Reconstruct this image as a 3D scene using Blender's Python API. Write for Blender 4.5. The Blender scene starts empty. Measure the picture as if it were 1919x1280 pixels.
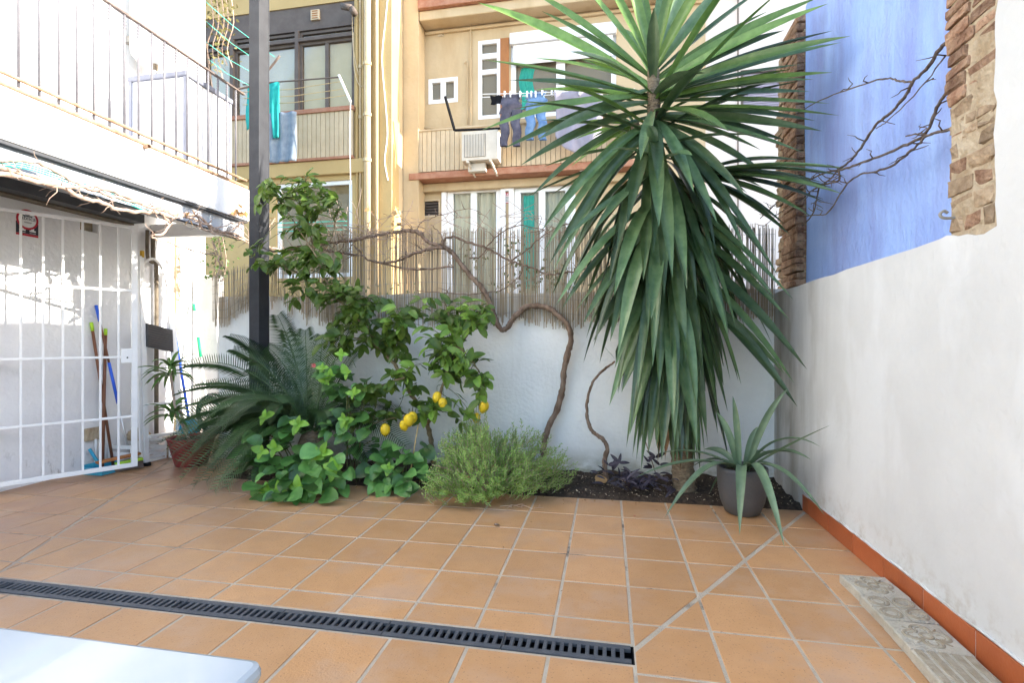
import bpy, math, random
from mathutils import Vector, Matrix
R = math.radians
random.seed(7)
scene = bpy.context.scene
col = scene.collection

# ------------------------------------------------------------------ camera
YAW = 0.1855          # looks a little left of the direction the side walls run
EYE = 1.20
FPX = 955.0 / 1919.0  # focal length / picture width
cam_data = bpy.data.cameras.new('camera')
cam_data.sensor_width = 36.0
cam_data.lens = 36.0 * FPX
cam_data.clip_start = 0.05
cam_data.clip_end = 2000.0
cam = bpy.data.objects.new('camera', cam_data)
col.objects.link(cam)
cam.location = (0, 0, EYE)
cam.rotation_euler = (R(90), 0, YAW)
scene.camera = cam

# ------------------------------------------------------------------ sky + sun
SUN = Vector((1.0, 0.03, 0.395)).normalized()      # direction towards the sun
sun_el = math.asin(SUN.z)
world = bpy.data.worlds.new('World')
scene.world = world
world.use_nodes = True
wn = world.node_tree.nodes
wl = world.node_tree.links
wn.clear()
sky = wn.new('ShaderNodeTexSky')
sky.sky_type = 'NISHITA'
sky.sun_disc = False
sky.sun_elevation = sun_el
sky.sun_rotation = math.atan2(SUN.x, SUN.y)
sky.air_density = 1.0
sky.dust_density = 1.0
sky.ozone_density = 1.0
bg = wn.new('ShaderNodeBackground')
bg.inputs['Strength'].default_value = 0.15
wo = wn.new('ShaderNodeOutputWorld')
wl.new(sky.outputs[0], bg.inputs[0])
wl.new(bg.outputs[0], wo.inputs[0])
sun_data = bpy.data.lights.new('sun', 'SUN')
sun_data.energy = 2.8
sun_data.angle = R(0.5)
sun_data.color = (1.0, 0.93, 0.82)
sun = bpy.data.objects.new('sun', sun_data)
col.objects.link(sun)
sun.location = (20, 6, 12)
sun.rotation_euler = SUN.to_track_quat('Z', 'Y').to_euler()

vs = scene.view_settings
vs.view_transform = 'Standard'
vs.look = 'None'
vs.exposure = 2.5
vs.gamma = 1.0
vs.use_curve_mapping = False
scene.render.engine = 'CYCLES'
scene.cycles.max_bounces = 8
scene.cycles.diffuse_bounces = 5
scene.cycles.transparent_max_bounces = 12
scene.cycles.use_denoising = True

# ------------------------------------------------------------------ where things stand (plan measured from the place)
XR = 1.37      # face of the white side wall
YB = 4.60      # face of the white garden wall at the back
YBED = 3.935   # edge of the planting bed
XL = -4.76     # face of the white house
XBAL = -3.65   # front of its balcony
_c, _s = math.cos(YAW), math.sin(YAW)
def ray(x, y):
    l = (x - 959.5) / 955.0
    return Vector((l * _c - _s, l * _s + _c, -(y - 640.0) / 955.0))
def atY(x, y, Y):
    r = ray(x, y); t = Y / r.y
    return Vector((r.x * t, Y, EYE + r.z * t))
def atX(x, y, X):
    r = ray(x, y); t = X / r.x
    return Vector((X, r.y * t, EYE + r.z * t))
def atZ(x, y, z=0.0):
    r = ray(x, y); t = (z - EYE) / r.z
    return Vector((r.x * t, r.y * t, z))

# ------------------------------------------------------------------ materials
MATS = {}
def mat(name, color, rough=0.7, color2=None, scale=6.0, detail=6.0, bump=0.0, bscale=60.0, stretch=None, vary=0.0,
        spec=0.35, metal=0.0, transl=0.0, contrast=(0.35, 0.65), coat=0.0):
    """one procedural surface: two-tone noise, fine relief, slight change from piece to piece"""
    if name in MATS:
        return MATS[name]
    m = bpy.data.materials.new(name)
    m.use_nodes = True
    nt = m.node_tree; n = nt.nodes; l = nt.links
    p = n['Principled BSDF']
    p.inputs['Roughness'].default_value = rough
    p.inputs['Metallic'].default_value = metal
    p.inputs['Specular IOR Level'].default_value = spec
    if coat: p.inputs['Coat Weight'].default_value = coat
    tc = n.new('ShaderNodeTexCoord')
    mp = n.new('ShaderNodeMapping')
    if stretch: mp.inputs['Scale'].default_value = stretch
    gl = n.new('ShaderNodeNewGeometry')
    l.new(gl.outputs['Position'], mp.inputs['Vector'])
    out = None
    c1 = (*color, 1)
    if color2 is not None:
        nz = n.new('ShaderNodeTexNoise')
        nz.inputs['Scale'].default_value = scale
        nz.inputs['Detail'].default_value = detail
        nz.inputs['Roughness'].default_value = 0.62
        l.new(mp.outputs[0], nz.inputs['Vector'])
        rp = n.new('ShaderNodeValToRGB')
        rp.color_ramp.elements[0].position = contrast[0]
        rp.color_ramp.elements[1].position = contrast[1]
        rp.color_ramp.elements[0].color = c1
        rp.color_ramp.elements[1].color = (*color2, 1)
        l.new(nz.outputs[0], rp.inputs[0])
        out = rp.outputs[0]
    if vary:
        oi = n.new('ShaderNodeObjectInfo')
        mr = n.new('ShaderNodeMapRange')
        mr.inputs['To Min'].default_value = 1.0 - vary
        mr.inputs['To Max'].default_value = 1.0 + vary
        l.new(oi.outputs['Random'], mr.inputs[0])
        mx = n.new('ShaderNodeMix'); mx.data_type = 'RGBA'; mx.blend_type = 'MULTIPLY'
        mx.inputs['Factor'].default_value = 1.0
        if out is None: mx.inputs['A'].default_value = c1
        else: l.new(out, mx.inputs['A'])
        l.new(mr.outputs[0], mx.inputs['B'])
        out = mx.outputs['Result']
    if out is None: p.inputs['Base Color'].default_value = c1
    else: l.new(out, p.inputs['Base Color'])
    if bump:
        nb = n.new('ShaderNodeTexNoise')
        nb.inputs['Scale'].default_value = bscale
        nb.inputs['Detail'].default_value = 5
        l.new(mp.outputs[0], nb.inputs['Vector'])
        bp = n.new('ShaderNodeBump')
        bp.inputs['Strength'].default_value = bump
        bp.inputs['Distance'].default_value = 0.02
        l.new(nb.outputs[0], bp.inputs['Height'])
        l.new(bp.outputs[0], p.inputs['Normal'])
    if transl:
        tr = n.new('ShaderNodeBsdfTranslucent')
        if out is None: tr.inputs[0].default_value = c1
        else: l.new(out, tr.inputs[0])
        ms = n.new('ShaderNodeMixShader')
        ms.inputs[0].default_value = transl
        l.new(p.outputs[0], ms.inputs[1]); l.new(tr.outputs[0], ms.inputs[2])
        l.new(ms.outputs[0], n['Material Output'].inputs[0])
    MATS[name] = m
    return m

def add_layer(m, color, axis_scale, thresh, amount=1.0, region=None, detail=8, scale=1.0):
    """a second layer of dirt or wear with a shape of its own laid over a surface; region = (axis, from, to) in metres"""
    nt = m.node_tree; n = nt.nodes; l = nt.links
    p = n['Principled BSDF']
    g = n.new('ShaderNodeNewGeometry')
    mp = n.new('ShaderNodeMapping'); mp.inputs['Scale'].default_value = axis_scale
    l.new(g.outputs['Position'], mp.inputs['Vector'])
    nz = n.new('ShaderNodeTexNoise'); nz.inputs['Scale'].default_value = scale; nz.inputs['Detail'].default_value = detail
    nz.inputs['Roughness'].default_value = 0.65
    l.new(mp.outputs[0], nz.inputs['Vector'])
    mr = n.new('ShaderNodeMapRange'); mr.clamp = True
    mr.inputs['From Min'].default_value = thresh[0]; mr.inputs['From Max'].default_value = thresh[1]
    mr.inputs['To Max'].default_value = amount
    l.new(nz.outputs[0], mr.inputs[0])
    fac = mr.outputs[0]
    if region:
        sx = n.new('ShaderNodeSeparateXYZ'); l.new(g.outputs['Position'], sx.inputs[0])
        m2 = n.new('ShaderNodeMapRange'); m2.clamp = True
        m2.inputs['From Min'].default_value = region[1]; m2.inputs['From Max'].default_value = region[2]
        l.new(sx.outputs['XYZ'.index(region[0])], m2.inputs[0])
        mu = n.new('ShaderNodeMath'); mu.operation = 'MULTIPLY'
        l.new(fac, mu.inputs[0]); l.new(m2.outputs[0], mu.inputs[1]); fac = mu.outputs[0]
    mx = n.new('ShaderNodeMix'); mx.data_type = 'RGBA'
    l.new(fac, mx.inputs['Factor'])
    src = p.inputs['Base Color'].links
    if src: l.new(src[0].from_socket, mx.inputs['A'])
    else: mx.inputs['A'].default_value = p.inputs['Base Color'].default_value
    mx.inputs['B'].default_value = (*color, 1)
    l.new(mx.outputs['Result'], p.inputs['Base Color'])
    return m

def glass(name, tint=(1.0, 0.98, 0.93), refl=0.3):
    m = bpy.data.materials.new(name); m.use_nodes = True
    n = m.node_tree.nodes; l = m.node_tree.links
    n.remove(n['Principled BSDF'])
    t = n.new('ShaderNodeBsdfTransparent'); t.inputs[0].default_value = (*tint, 1)
    g = n.new('ShaderNodeBsdfGlossy'); g.inputs['Roughness'].default_value = 0.03
    f = n.new('ShaderNodeFresnel'); f.inputs[0].default_value = 1.5
    a = n.new('ShaderNodeMath'); a.operation = 'ADD'; a.operation = 'MULTIPLY'; a.inputs[1].default_value = refl
    l.new(f.outputs[0], a.inputs[0])
    x = n.new('ShaderNodeMixShader')
    l.new(a.outputs[0], x.inputs[0]); l.new(t.outputs[0], x.inputs[1]); l.new(g.outputs[0], x.inputs[2])
    l.new(x.outputs[0], n['Material Output'].inputs[0])
    MATS[name] = m
    return m

def leaf_mat(name, dark, light, rough=0.4, transl=0.25, vary=0.35, vein=None, nscale=9.0):
    """leaf: colour differs from leaf to leaf, waxy upper side, some light comes through"""
    m = mat(name, dark, rough, light, nscale, 3.0, vary=vary, transl=transl, spec=0.45, bump=0.12, bscale=45.0)
    return m

M = {}
M['plaster'] = mat('white_plaster', (0.77, 0.77, 0.755), 0.85, (0.70, 0.705, 0.70), 2.2, 8, 0.55, 38)
add_layer(M['plaster'], (0.40, 0.36, 0.29), (1.6, 1.6, 0.22), (0.50, 0.80), 0.55, None, 8, 1.3)
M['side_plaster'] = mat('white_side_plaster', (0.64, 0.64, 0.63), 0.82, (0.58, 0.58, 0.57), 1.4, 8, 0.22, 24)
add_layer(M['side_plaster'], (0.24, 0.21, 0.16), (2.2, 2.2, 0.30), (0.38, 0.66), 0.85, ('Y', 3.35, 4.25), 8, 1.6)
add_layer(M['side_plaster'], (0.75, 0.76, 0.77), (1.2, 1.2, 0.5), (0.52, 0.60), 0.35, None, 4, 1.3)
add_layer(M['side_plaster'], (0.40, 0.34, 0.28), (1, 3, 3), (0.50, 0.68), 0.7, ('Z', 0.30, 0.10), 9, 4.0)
M['garden_plaster'] = mat('white_garden_plaster', (0.84, 0.835, 0.81), 0.88, (0.78, 0.775, 0.75), 2.6, 8, 0.45, 34)
add_layer(M['garden_plaster'], (0.30, 0.29, 0.20), (1.5, 1.5, 2.5), (0.36, 0.58), 0.9, ('Z', 0.26, 0.03), 8, 3.0)
add_layer(M['garden_plaster'], (0.45, 0.42, 0.36), (2.0, 2.0, 0.3), (0.56, 0.80), 0.35, None, 8, 1.5)
M['house_plaster'] = mat('white_house_plaster', (0.78, 0.78, 0.78), 0.85, (0.71, 0.71, 0.73), 2.0, 8, 0.35, 26)
add_layer(M['house_plaster'], (0.20, 0.18, 0.16), (4.5, 4.5, 2.0), (0.56, 0.66), 0.8, ('Z', 0.40, 0.02), 8, 2.2)
M['blue'] = mat('blue_wall_paint', (0.28, 0.42, 0.80), 0.85, (0.36, 0.50, 0.85), 1.9, 9, 0.6, 34, stretch=(1, 1, 0.6))
add_layer(M['blue'], (0.19, 0.20, 0.47), (2.5, 2.5, 0.45), (0.44, 0.72), 0.7, None, 6, 1.2)
M['tile'] = mat('terracotta_tile', (0.50, 0.265, 0.116), 0.40, (0.55, 0.302, 0.142), 5.0, 8, 0.12, 120, vary=0.09, spec=0.4)
add_layer(M['tile'], (0.22, 0.10, 0.05), (1, 1, 1), (0.63, 0.68), 0.7, None, 2, 110.0)
add_layer(M['tile'], (0.60, 0.42, 0.30), (1, 1, 1), (0.52, 0.64), 0.45, None, 9, 1.6)
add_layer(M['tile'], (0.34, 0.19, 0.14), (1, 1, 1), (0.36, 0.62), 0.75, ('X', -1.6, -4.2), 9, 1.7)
add_layer(M['tile'], (0.40, 0.235, 0.135), (1, 1, 1), (0.48, 0.62), 0.35, None, 9, 3.2)
add_layer(M['tile'], (0.20, 0.11, 0.06), (1, 1, 1), (0.45, 0.66), 0.5, ('Y', 3.70, 3.97), 9, 8.0)
M['grout'] = mat('grey_grout', (0.56, 0.49, 0.39), 0.95, (0.46, 0.39, 0.30), 9.0, 8, 0.6, 160)
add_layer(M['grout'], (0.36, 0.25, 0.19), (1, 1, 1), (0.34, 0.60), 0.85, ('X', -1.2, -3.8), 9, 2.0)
add_layer(M['grout'], (0.10, 0.08, 0.06), (1, 1, 1), (0.57, 0.66), 0.8, None, 8, 2.3)
M['skirt'] = mat('red_skirting_tile', (0.36, 0.090, 0.030), 0.45, (0.42, 0.115, 0.04), 7, 6, 0.08, 90, vary=0.10, spec=0.45)
M['paver'] = mat('grey_concrete_paver', (0.48, 0.43, 0.34), 0.95, (0.58, 0.53, 0.44), 12, 9, 0.7, 130, vary=0.06)
add_layer(M['paver'], (0.24, 0.21, 0.17), (1, 1, 1), (0.50, 0.72), 0.7, None, 9, 7.0)
M['paverdirt'] = mat('stained_paver_relief', (0.33, 0.265, 0.18), 0.95, (0.44, 0.38, 0.29), 20, 9, 0.6, 130)
M['soil'] = mat('dark_soil', (0.030, 0.020, 0.014), 0.98, (0.085, 0.058, 0.040), 28, 10, 1.0, 70)
M['ground'] = mat('earth_ground', (0.16, 0.13, 0.10), 0.95, (0.24, 0.21, 0.17), 1.2, 8, 0.4, 20)
M['drain'] = mat('dark_grey_grate', (0.060, 0.066, 0.078), 0.55, (0.085, 0.09, 0.10), 14, 6, 0.25, 120, spec=0.4)
M['blackmatt'] = mat('matt_black_paint', (0.010, 0.010, 0.012), 0.85, spec=0.1)
M['black'] = mat('black_void', (0.006, 0.006, 0.007), 0.9)
M['table'] = mat('white_marble', (0.46, 0.50, 0.53), 0.22, (0.41, 0.455, 0.49), 2.4, 9, 0.0, spec=0.5, coat=0.2)
M['steel'] = mat('charcoal_paint', (0.030, 0.032, 0.038), 0.45, (0.045, 0.048, 0.055), 8, 6, 0.08, 60, spec=0.5)
M['post'] = mat('charcoal_post_paint', (0.026, 0.027, 0.032), 0.6, (0.038, 0.040, 0.046), 8, 6, 0.08, 60, spec=0.3)
M['greybeam'] = mat('grey_painted_steel', (0.33, 0.36, 0.41), 0.55, (0.40, 0.43, 0.48), 5, 6, 0.08, 50)
M['rust'] = mat('rusty_iron', (0.30, 0.17, 0.10), 0.85, (0.44, 0.32, 0.22), 16, 8, 0.4, 80)
M['whitemetal'] = mat('white_painted_metal', (0.80, 0.80, 0.80), 0.42, (0.74, 0.74, 0.74), 10, 6, 0.08, 70, spec=0.45)
M['railmetal'] = mat('grey_painted_railing', (0.12, 0.115, 0.13), 0.5, (0.17, 0.165, 0.18), 12, 5, 0.1, 60)
M['railtop'] = mat('brown_rail_cap', (0.10, 0.075, 0.07), 0.6, (0.15, 0.11, 0.09), 12, 5, 0.1, 60)
M['alu'] = mat('brushed_aluminium', (0.66, 0.67, 0.68), 0.35, (0.56, 0.57, 0.58), 10, 5, metal=0.7)
M['reed'] = mat('dry_reed', (0.34, 0.255, 0.165), 0.85, (0.55, 0.45, 0.32), 40, 5, vary=0.1, transl=0.22, stretch=(1, 1, 0.03))
M['bark'] = mat('vine_bark', (0.13, 0.082, 0.054), 0.95, (0.29, 0.20, 0.145), 26, 8, 0.9, 70, stretch=(1, 1, 0.35))
M['twig'] = mat('dry_vine_twig', (0.30, 0.205, 0.155), 0.9, (0.46, 0.35, 0.28), 20, 6, 0.3, 60)
M['greybark'] = mat('grey_brown_bark', (0.085, 0.062, 0.050), 0.95, (0.20, 0.155, 0.130), 30, 8, 0.7, 70)
M['lembark'] = mat('lemon_bark', (0.16, 0.115, 0.07), 0.85, (0.25, 0.20, 0.11), 18, 6, 0.4, 60)
M['trunk'] = mat('yucca_trunk', (0.14, 0.10, 0.065), 0.95, (0.30, 0.23, 0.15), 22, 8, 1.0, 40, stretch=(1, 1, 3.0))
M['yucca'] = leaf_mat('yucca_leaf', (0.064, 0.118, 0.046), (0.120, 0.185, 0.080), 0.29, 0.14, 0.55)
M['yuccatop'] = leaf_mat('young_yucca_leaf', (0.098, 0.180, 0.040), (0.160, 0.262, 0.068), 0.31, 0.25, 0.40)
M['yuccadry'] = leaf_mat('dry_yucca_leaf', (0.20, 0.10, 0.045), (0.30, 0.17, 0.08), 0.8, 0.1, 0.25)
M['agave'] = leaf_mat('agave_leaf', (0.110, 0.170, 0.095), (0.165, 0.235, 0.135), 0.42, 0.08, 0.22)
M['cycad'] = leaf_mat('cycad_leaf', (0.040, 0.082, 0.030), (0.082, 0.138, 0.050), 0.36, 0.15, 0.45)
M['lemleaf'] = leaf_mat('lemon_leaf', (0.135, 0.255, 0.038), (0.240, 0.375, 0.070), 0.34, 0.45, 0.50)
M['shrub'] = leaf_mat('shrub_leaf', (0.068, 0.180, 0.040), (0.135, 0.285, 0.070), 0.34, 0.25, 0.60)
M['shrublime'] = leaf_mat('young_shrub_leaf', (0.16, 0.36, 0.035), (0.25, 0.46, 0.06), 0.42, 0.3, 0.20)
M['rosemary'] = leaf_mat('fine_shrub_leaf', (0.22, 0.36, 0.070), (0.36, 0.52, 0.14), 0.55, 0.2, 0.0, nscale=30)
M['ivy'] = leaf_mat('ivy_leaf', (0.06, 0.12, 0.03), (0.12, 0.20, 0.05), 0.5, 0.3, 0.3)
M['dryleaf'] = leaf_mat('dry_leaf', (0.30, 0.17, 0.07), (0.42, 0.27, 0.12), 0.8, 0.2, 0.3)
M['creeper'] = leaf_mat('dry_creeper_leaf', (0.15, 0.125, 0.045), (0.24, 0.22, 0.085), 0.8, 0.2, 0.4)
M['purple'] = leaf_mat('purple_leaf', (0.026, 0.020, 0.034), (0.060, 0.048, 0.070), 0.5, 0.1, 0.35)
M['dracaena'] = leaf_mat('dracaena_leaf', (0.050, 0.130, 0.022), (0.11, 0.21, 0.04), 0.38, 0.2, 0.3)
M['lemon'] = mat('lemon_skin', (0.82, 0.55, 0.020), 0.42, (0.74, 0.52, 0.03), 9, 4, 0.35, 140, vary=0.08)
M['stem'] = mat('green_stem', (0.09, 0.12, 0.04), 0.7, (0.14, 0.13, 0.06), 20, 4)
M['bamboo'] = mat('bamboo_cane', (0.46, 0.33, 0.15), 0.6, (0.56, 0.42, 0.22), 18, 4)
M['potgrey'] = mat('dark_grey_pot', (0.085, 0.082, 0.082), 0.55, (0.105, 0.10, 0.10), 9, 6, 0.15, 90)
M['potred'] = mat('red_plastic_pot', (0.17, 0.022, 0.024), 0.55, (0.22, 0.035, 0.033), 9, 4)
M['brick'] = mat('weathered_brick', (0.20, 0.105, 0.065), 0.95, (0.40, 0.26, 0.17), 16, 10, 1.0, 50, vary=0.30)
M['stone'] = mat('yellow_mortar_stone', (0.21, 0.14, 0.085), 0.97, (0.46, 0.35, 0.235), 15, 11, 1.0, 34, vary=0.22, contrast=(0.3, 0.7))
M['mortar'] = mat('old_lime_mortar', (0.36, 0.27, 0.17), 0.97, (0.52, 0.43, 0.31), 8, 10, 1.0, 34)
add_layer(M['mortar'], (0.15, 0.14, 0.06), (1, 1, 1), (0.48, 0.62), 0.8, ('Z', 2.15, 2.6), 6, 9.0)
M['cream'] = mat('cream_render', (0.55, 0.425, 0.265), 0.9, (0.475, 0.36, 0.215), 1.1, 8, 0.3, 16)
add_layer(M['cream'], (0.36, 0.25, 0.13), (1.4, 1.4, 0.3), (0.48, 0.74), 0.6, None, 8, 1.3)
M['ochre'] = mat('ochre_render', (0.52, 0.365, 0.165), 0.9, (0.46, 0.32, 0.14), 1.4, 8, 0.25, 16)
M['pinkwall'] = mat('pale_pink_render', (0.72, 0.64, 0.58), 0.9, (0.66, 0.58, 0.52), 1.3, 8, 0.25, 16)
M['rib'] = mat('tan_ribbed_panel', (0.50, 0.385, 0.245), 0.75, (0.56, 0.44, 0.29), 6, 6, 0.15, 40, vary=0.06)
M['ribdark'] = mat('brown_panel_joint', (0.11, 0.08, 0.055), 0.85)
M['ledge'] = mat('red_ledge_paint', (0.34, 0.140, 0.080), 0.85, (0.42, 0.22, 0.14), 9, 8, 0.3, 40)
M['grille'] = mat('charcoal_window_metal', (0.115, 0.092, 0.082), 0.75, (0.14, 0.115, 0.10), 6, 4, spec=0.15)
M['pvc'] = mat('white_window_frame', (0.80, 0.80, 0.80), 0.45, (0.75, 0.75, 0.76), 8, 5)
M['blind'] = mat('cream_roller_blind', (0.46, 0.415, 0.30), 0.85, (0.50, 0.455, 0.34), 4, 4)
M['curtain'] = mat('pale_curtain', (0.55, 0.58, 0.52), 0.9, (0.45, 0.48, 0.43), 9, 3, transl=0.2, stretch=(1, 1, 0.1))
M['teal'] = mat('teal_cloth', (0.030, 0.46, 0.42), 0.9, (0.05, 0.56, 0.50), 10, 4, transl=0.35)
M['denim'] = mat('blue_denim', (0.10, 0.19, 0.36), 0.95, (0.19, 0.31, 0.50), 9, 6, 0.3, 90, transl=0.12)
M['greydenim'] = mat('grey_blue_cloth', (0.20, 0.25, 0.31), 0.95, (0.30, 0.35, 0.41), 9, 6, 0.2, 90, transl=0.2)
M['darkcloth'] = mat('dark_trouser_cloth', (0.052, 0.052, 0.080), 0.95, (0.12, 0.11, 0.14), 7, 6, 0.3, 80)
M['sheet'] = mat('lilac_grey_sheet', (0.36, 0.33, 0.39), 0.92, (0.42, 0.39, 0.46), 5, 5, 0.1, 40, transl=0.25)
M['wood'] = mat('brown_stained_wood', (0.38, 0.15, 0.045), 0.65, (0.30, 0.12, 0.04), 10, 6, stretch=(1, 1, 0.2))
M['brownstick'] = mat('brown_broom_stick', (0.16, 0.065, 0.035), 0.6, (0.20, 0.085, 0.05), 14, 4)
M['bluestick'] = mat('blue_plastic', (0.025, 0.10, 0.62), 0.45, (0.03, 0.13, 0.70), 10, 3)
M['greenstick'] = mat('green_plastic', (0.015, 0.36, 0.14), 0.45, (0.02, 0.42, 0.18), 10, 3)
M['limeplastic'] = mat('lime_plastic', (0.36, 0.62, 0.03), 0.45, (0.40, 0.66, 0.05), 10, 3)
M['hose'] = mat('dark_green_hose', (0.020, 0.060, 0.045), 0.45, (0.03, 0.08, 0.06), 10, 3)
M['line'] = mat('green_plastic_line', (0.02, 0.50, 0.36), 0.5, (0.03, 0.55, 0.40), 10, 3)
M['wire'] = mat('grey_wire', (0.30, 0.28, 0.25), 0.6)
M['acbody'] = mat('beige_ac_casing', (0.60, 0.53, 0.44), 0.5, (0.54, 0.47, 0.38), 7, 5)
M['acgrille'] = mat('grey_ac_grille', (0.20, 0.18, 0.15), 0.6)
M['red'] = mat('red_print', (0.48, 0.020, 0.040), 0.5, (0.42, 0.02, 0.04), 20, 2)
M['navy'] = mat('dark_print', (0.022, 0.022, 0.036), 0.5, (0.03, 0.03, 0.045), 20, 2)
M['yellowpaint'] = mat('yellow_valve_paint', (0.55, 0.35, 0.02), 0.5, (0.5, 0.3, 0.03), 20, 2)
M['dirtpipe'] = mat('dirty_lead_pipe', (0.11, 0.085, 0.06), 0.8, (0.18, 0.15, 0.11), 14, 6, 0.4, 60)
M['bluebag'] = mat('teal_blue_plastic', (0.02, 0.26, 0.44), 0.5, (0.05, 0.36, 0.50), 9, 4)
M['cabinet'] = mat('pale_grey_cabinet', (0.66, 0.66, 0.68), 0.5, (0.60, 0.60, 0.62), 6, 4)
M['cabinetdark'] = mat('slate_cabinet_trim', (0.16, 0.17, 0.22), 0.5, (0.20, 0.21, 0.26), 6, 4)
M['enamel'] = mat('white_enamel', (0.76, 0.76, 0.74), 0.3, (0.70, 0.70, 0.67), 5, 4, spec=0.5)
M['room'] = mat('dim_room', (0.20, 0.16, 0.10), 0.95, (0.26, 0.21, 0.14), 2, 4)
M['blindpurple'] = mat('mauve_slat_blind', (0.28, 0.25, 0.31), 0.7, (0.33, 0.30, 0.36), 8, 4)
M['glass'] = glass('window_glass')
M['pink'] = mat('pink_petal', (0.62, 0.14, 0.14), 0.6, (0.7, 0.2, 0.2), 20, 3, transl=0.3)

# ------------------------------------------------------------------ mesh helpers
ORG = {}
class MB:
    def __init__(self): self.v = []; self.f = []
    def add(self, vs_, fs_):
        o = len(self.v)
        self.v.extend([tuple(q) for q in vs_]); self.f.extend([tuple(i + o for i in q) for q in fs_])
        return self
    def box(self, x0, y0, z0, x1, y1, z1):
        x0, x1 = min(x0, x1), max(x0, x1); y0, y1 = min(y0, y1), max(y0, y1); z0, z1 = min(z0, z1), max(z0, z1)
        return self.add([(x0,y0,z0),(x1,y0,z0),(x1,y1,z0),(x0,y1,z0),(x0,y0,z1),(x1,y0,z1),(x1,y1,z1),(x0,y1,z1)],
                        [(3,2,1,0),(4,5,6,7),(0,1,5,4),(1,2,6,5),(2,3,7,6),(3,0,4,7)])
    def bar(self, a, b, w, h, up=(0, 0, 1)):
        """rectangular bar from a to b, w wide, h high"""
        a = Vector(a); b = Vector(b); d = (b - a).normalized(); up = Vector(up)
        if abs(d.dot(up)) > 0.99: up = Vector((1, 0, 0))
        s = d.cross(up).normalized(); u = s.cross(d)
        q = []
        for p in (a, b):
            for i, j in ((-1,-1),(1,-1),(1,1),(-1,1)): q.append(p + s*(i*w/2) + u*(j*h/2))
        return self.add(q, [(3,2,1,0),(4,5,6,7),(0,1,5,4),(1,2,6,5),(2,3,7,6),(3,0,4,7)])
    def tube(self, pts, rad, n=8, cap=True):
        pts = [Vector(p) for p in pts]; m = len(pts)
        if not isinstance(rad, (list, tuple)): rad = [rad] * m
        o = len(self.v); prev = None
        for i, p in enumerate(pts):
            d = (pts[min(i+1, m-1)] - pts[max(i-1, 0)])
            if d.length < 1e-9: d = Vector((0,0,1))
            d.normalize()
            if prev is None:
                ref = Vector((0,0,1)) if abs(d.z) < 0.9 else Vector((1,0,0))
                s = d.cross(ref).normalized()
            else:
                s = prev - d * prev.dot(d)
                s = s.normalized() if s.length > 1e-6 else d.orthogonal().normalized()
            prev = s; u = d.cross(s)
            for k in range(n):
                a = 2*math.pi*k/n
                self.v.append(tuple(p + (s*math.cos(a) + u*math.sin(a)) * rad[i]))
        for i in range(m-1):
            for k in range(n):
                a = o+i*n+k; b = o+i*n+(k+1)%n
                self.f.append((a, b, b+n, a+n))
        if cap:
            self.f.append(tuple(o+k for k in range(n))[::-1]); self.f.append(tuple(o+(m-1)*n+k for k in range(n)))
        return self
    def lathe(self, prof, c, n=28):
        o = len(self.v); c = Vector(c)
        for r, z in prof:
            for k in range(n):
                a = 2*math.pi*k/n
                self.v.append((c.x + r*math.cos(a), c.y + r*math.sin(a), c.z + z))
        for i in range(len(prof)-1):
            for k in range(n):
                a = o+i*n+k; b = o+i*n+(k+1)%n
                self.f.append((a, b, b+n, a+n))
        return self
    def prism(self, poly, z0, z1, ch=0.0):
        """closed slab over a convex outline in plan, top edge chamfered by ch"""
        n = len(poly)
        if ch:
            top = inset(poly, ch)
            vs_ = [(x,y,z0) for x,y in poly] + [(x,y,z1-ch) for x,y in poly] + [(x,y,z1) for x,y in top]
            fs_ = [tuple(range(n))[::-1], tuple(range(2*n, 3*n))]
            for i in range(n):
                j = (i+1) % n
                fs_ += [(i, j, n+j, n+i), (n+i, n+j, 2*n+j, 2*n+i)]
        else:
            vs_ = [(x,y,z0) for x,y in poly] + [(x,y,z1) for x,y in poly]
            fs_ = [tuple(range(n))[::-1], tuple(range(n, 2*n))] + [(i, (i+1)%n, n+(i+1)%n, n+i) for i in range(n)]
        return self.add(vs_, fs_)
    def grid(self, fn, nu, nv):
        """surface from fn(u, v) with u, v in 0..1"""
        o = len(self.v)
        for j in range(nv+1):
            for i in range(nu+1): self.v.append(tuple(fn(i/nu, j/nv)))
        for j in range(nv):
            for i in range(nu):
                a = o+j*(nu+1)+i
                self.f.append((a, a+1, a+nu+2, a+nu+1))
        return self
    def build(self, name, m, parent=None, smooth=False, bevel=0.0, solid=0.0, loc=None):
        me = bpy.data.meshes.new(name)
        org = ORG.get(parent.name, Vector((0,0,0))) if parent else Vector(loc or (0,0,0))
        me.from_pydata([(x-org.x, y-org.y, z-org.z) for x, y, z in self.v], [], self.f)
        me.materials.append(M[m] if isinstance(m, str) else m)
        if smooth: me.polygons.foreach_set('use_smooth', [True]*len(me.polygons))
        me.update()
        o = bpy.data.objects.new(name, me); col.objects.link(o)
        if parent: o.parent = parent; ORG[o.name] = org
        else:
            o.location = org; ORG[o.name] = org
        if bevel:
            b = o.modifiers.new('soft_edges', 'BEVEL'); b.width = bevel; b.segments = 2; b.limit_method = 'ANGLE'
        if solid:
            b = o.modifiers.new('thickness', 'SOLIDIFY'); b.thickness = solid; b.offset = 0
        return o

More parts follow.
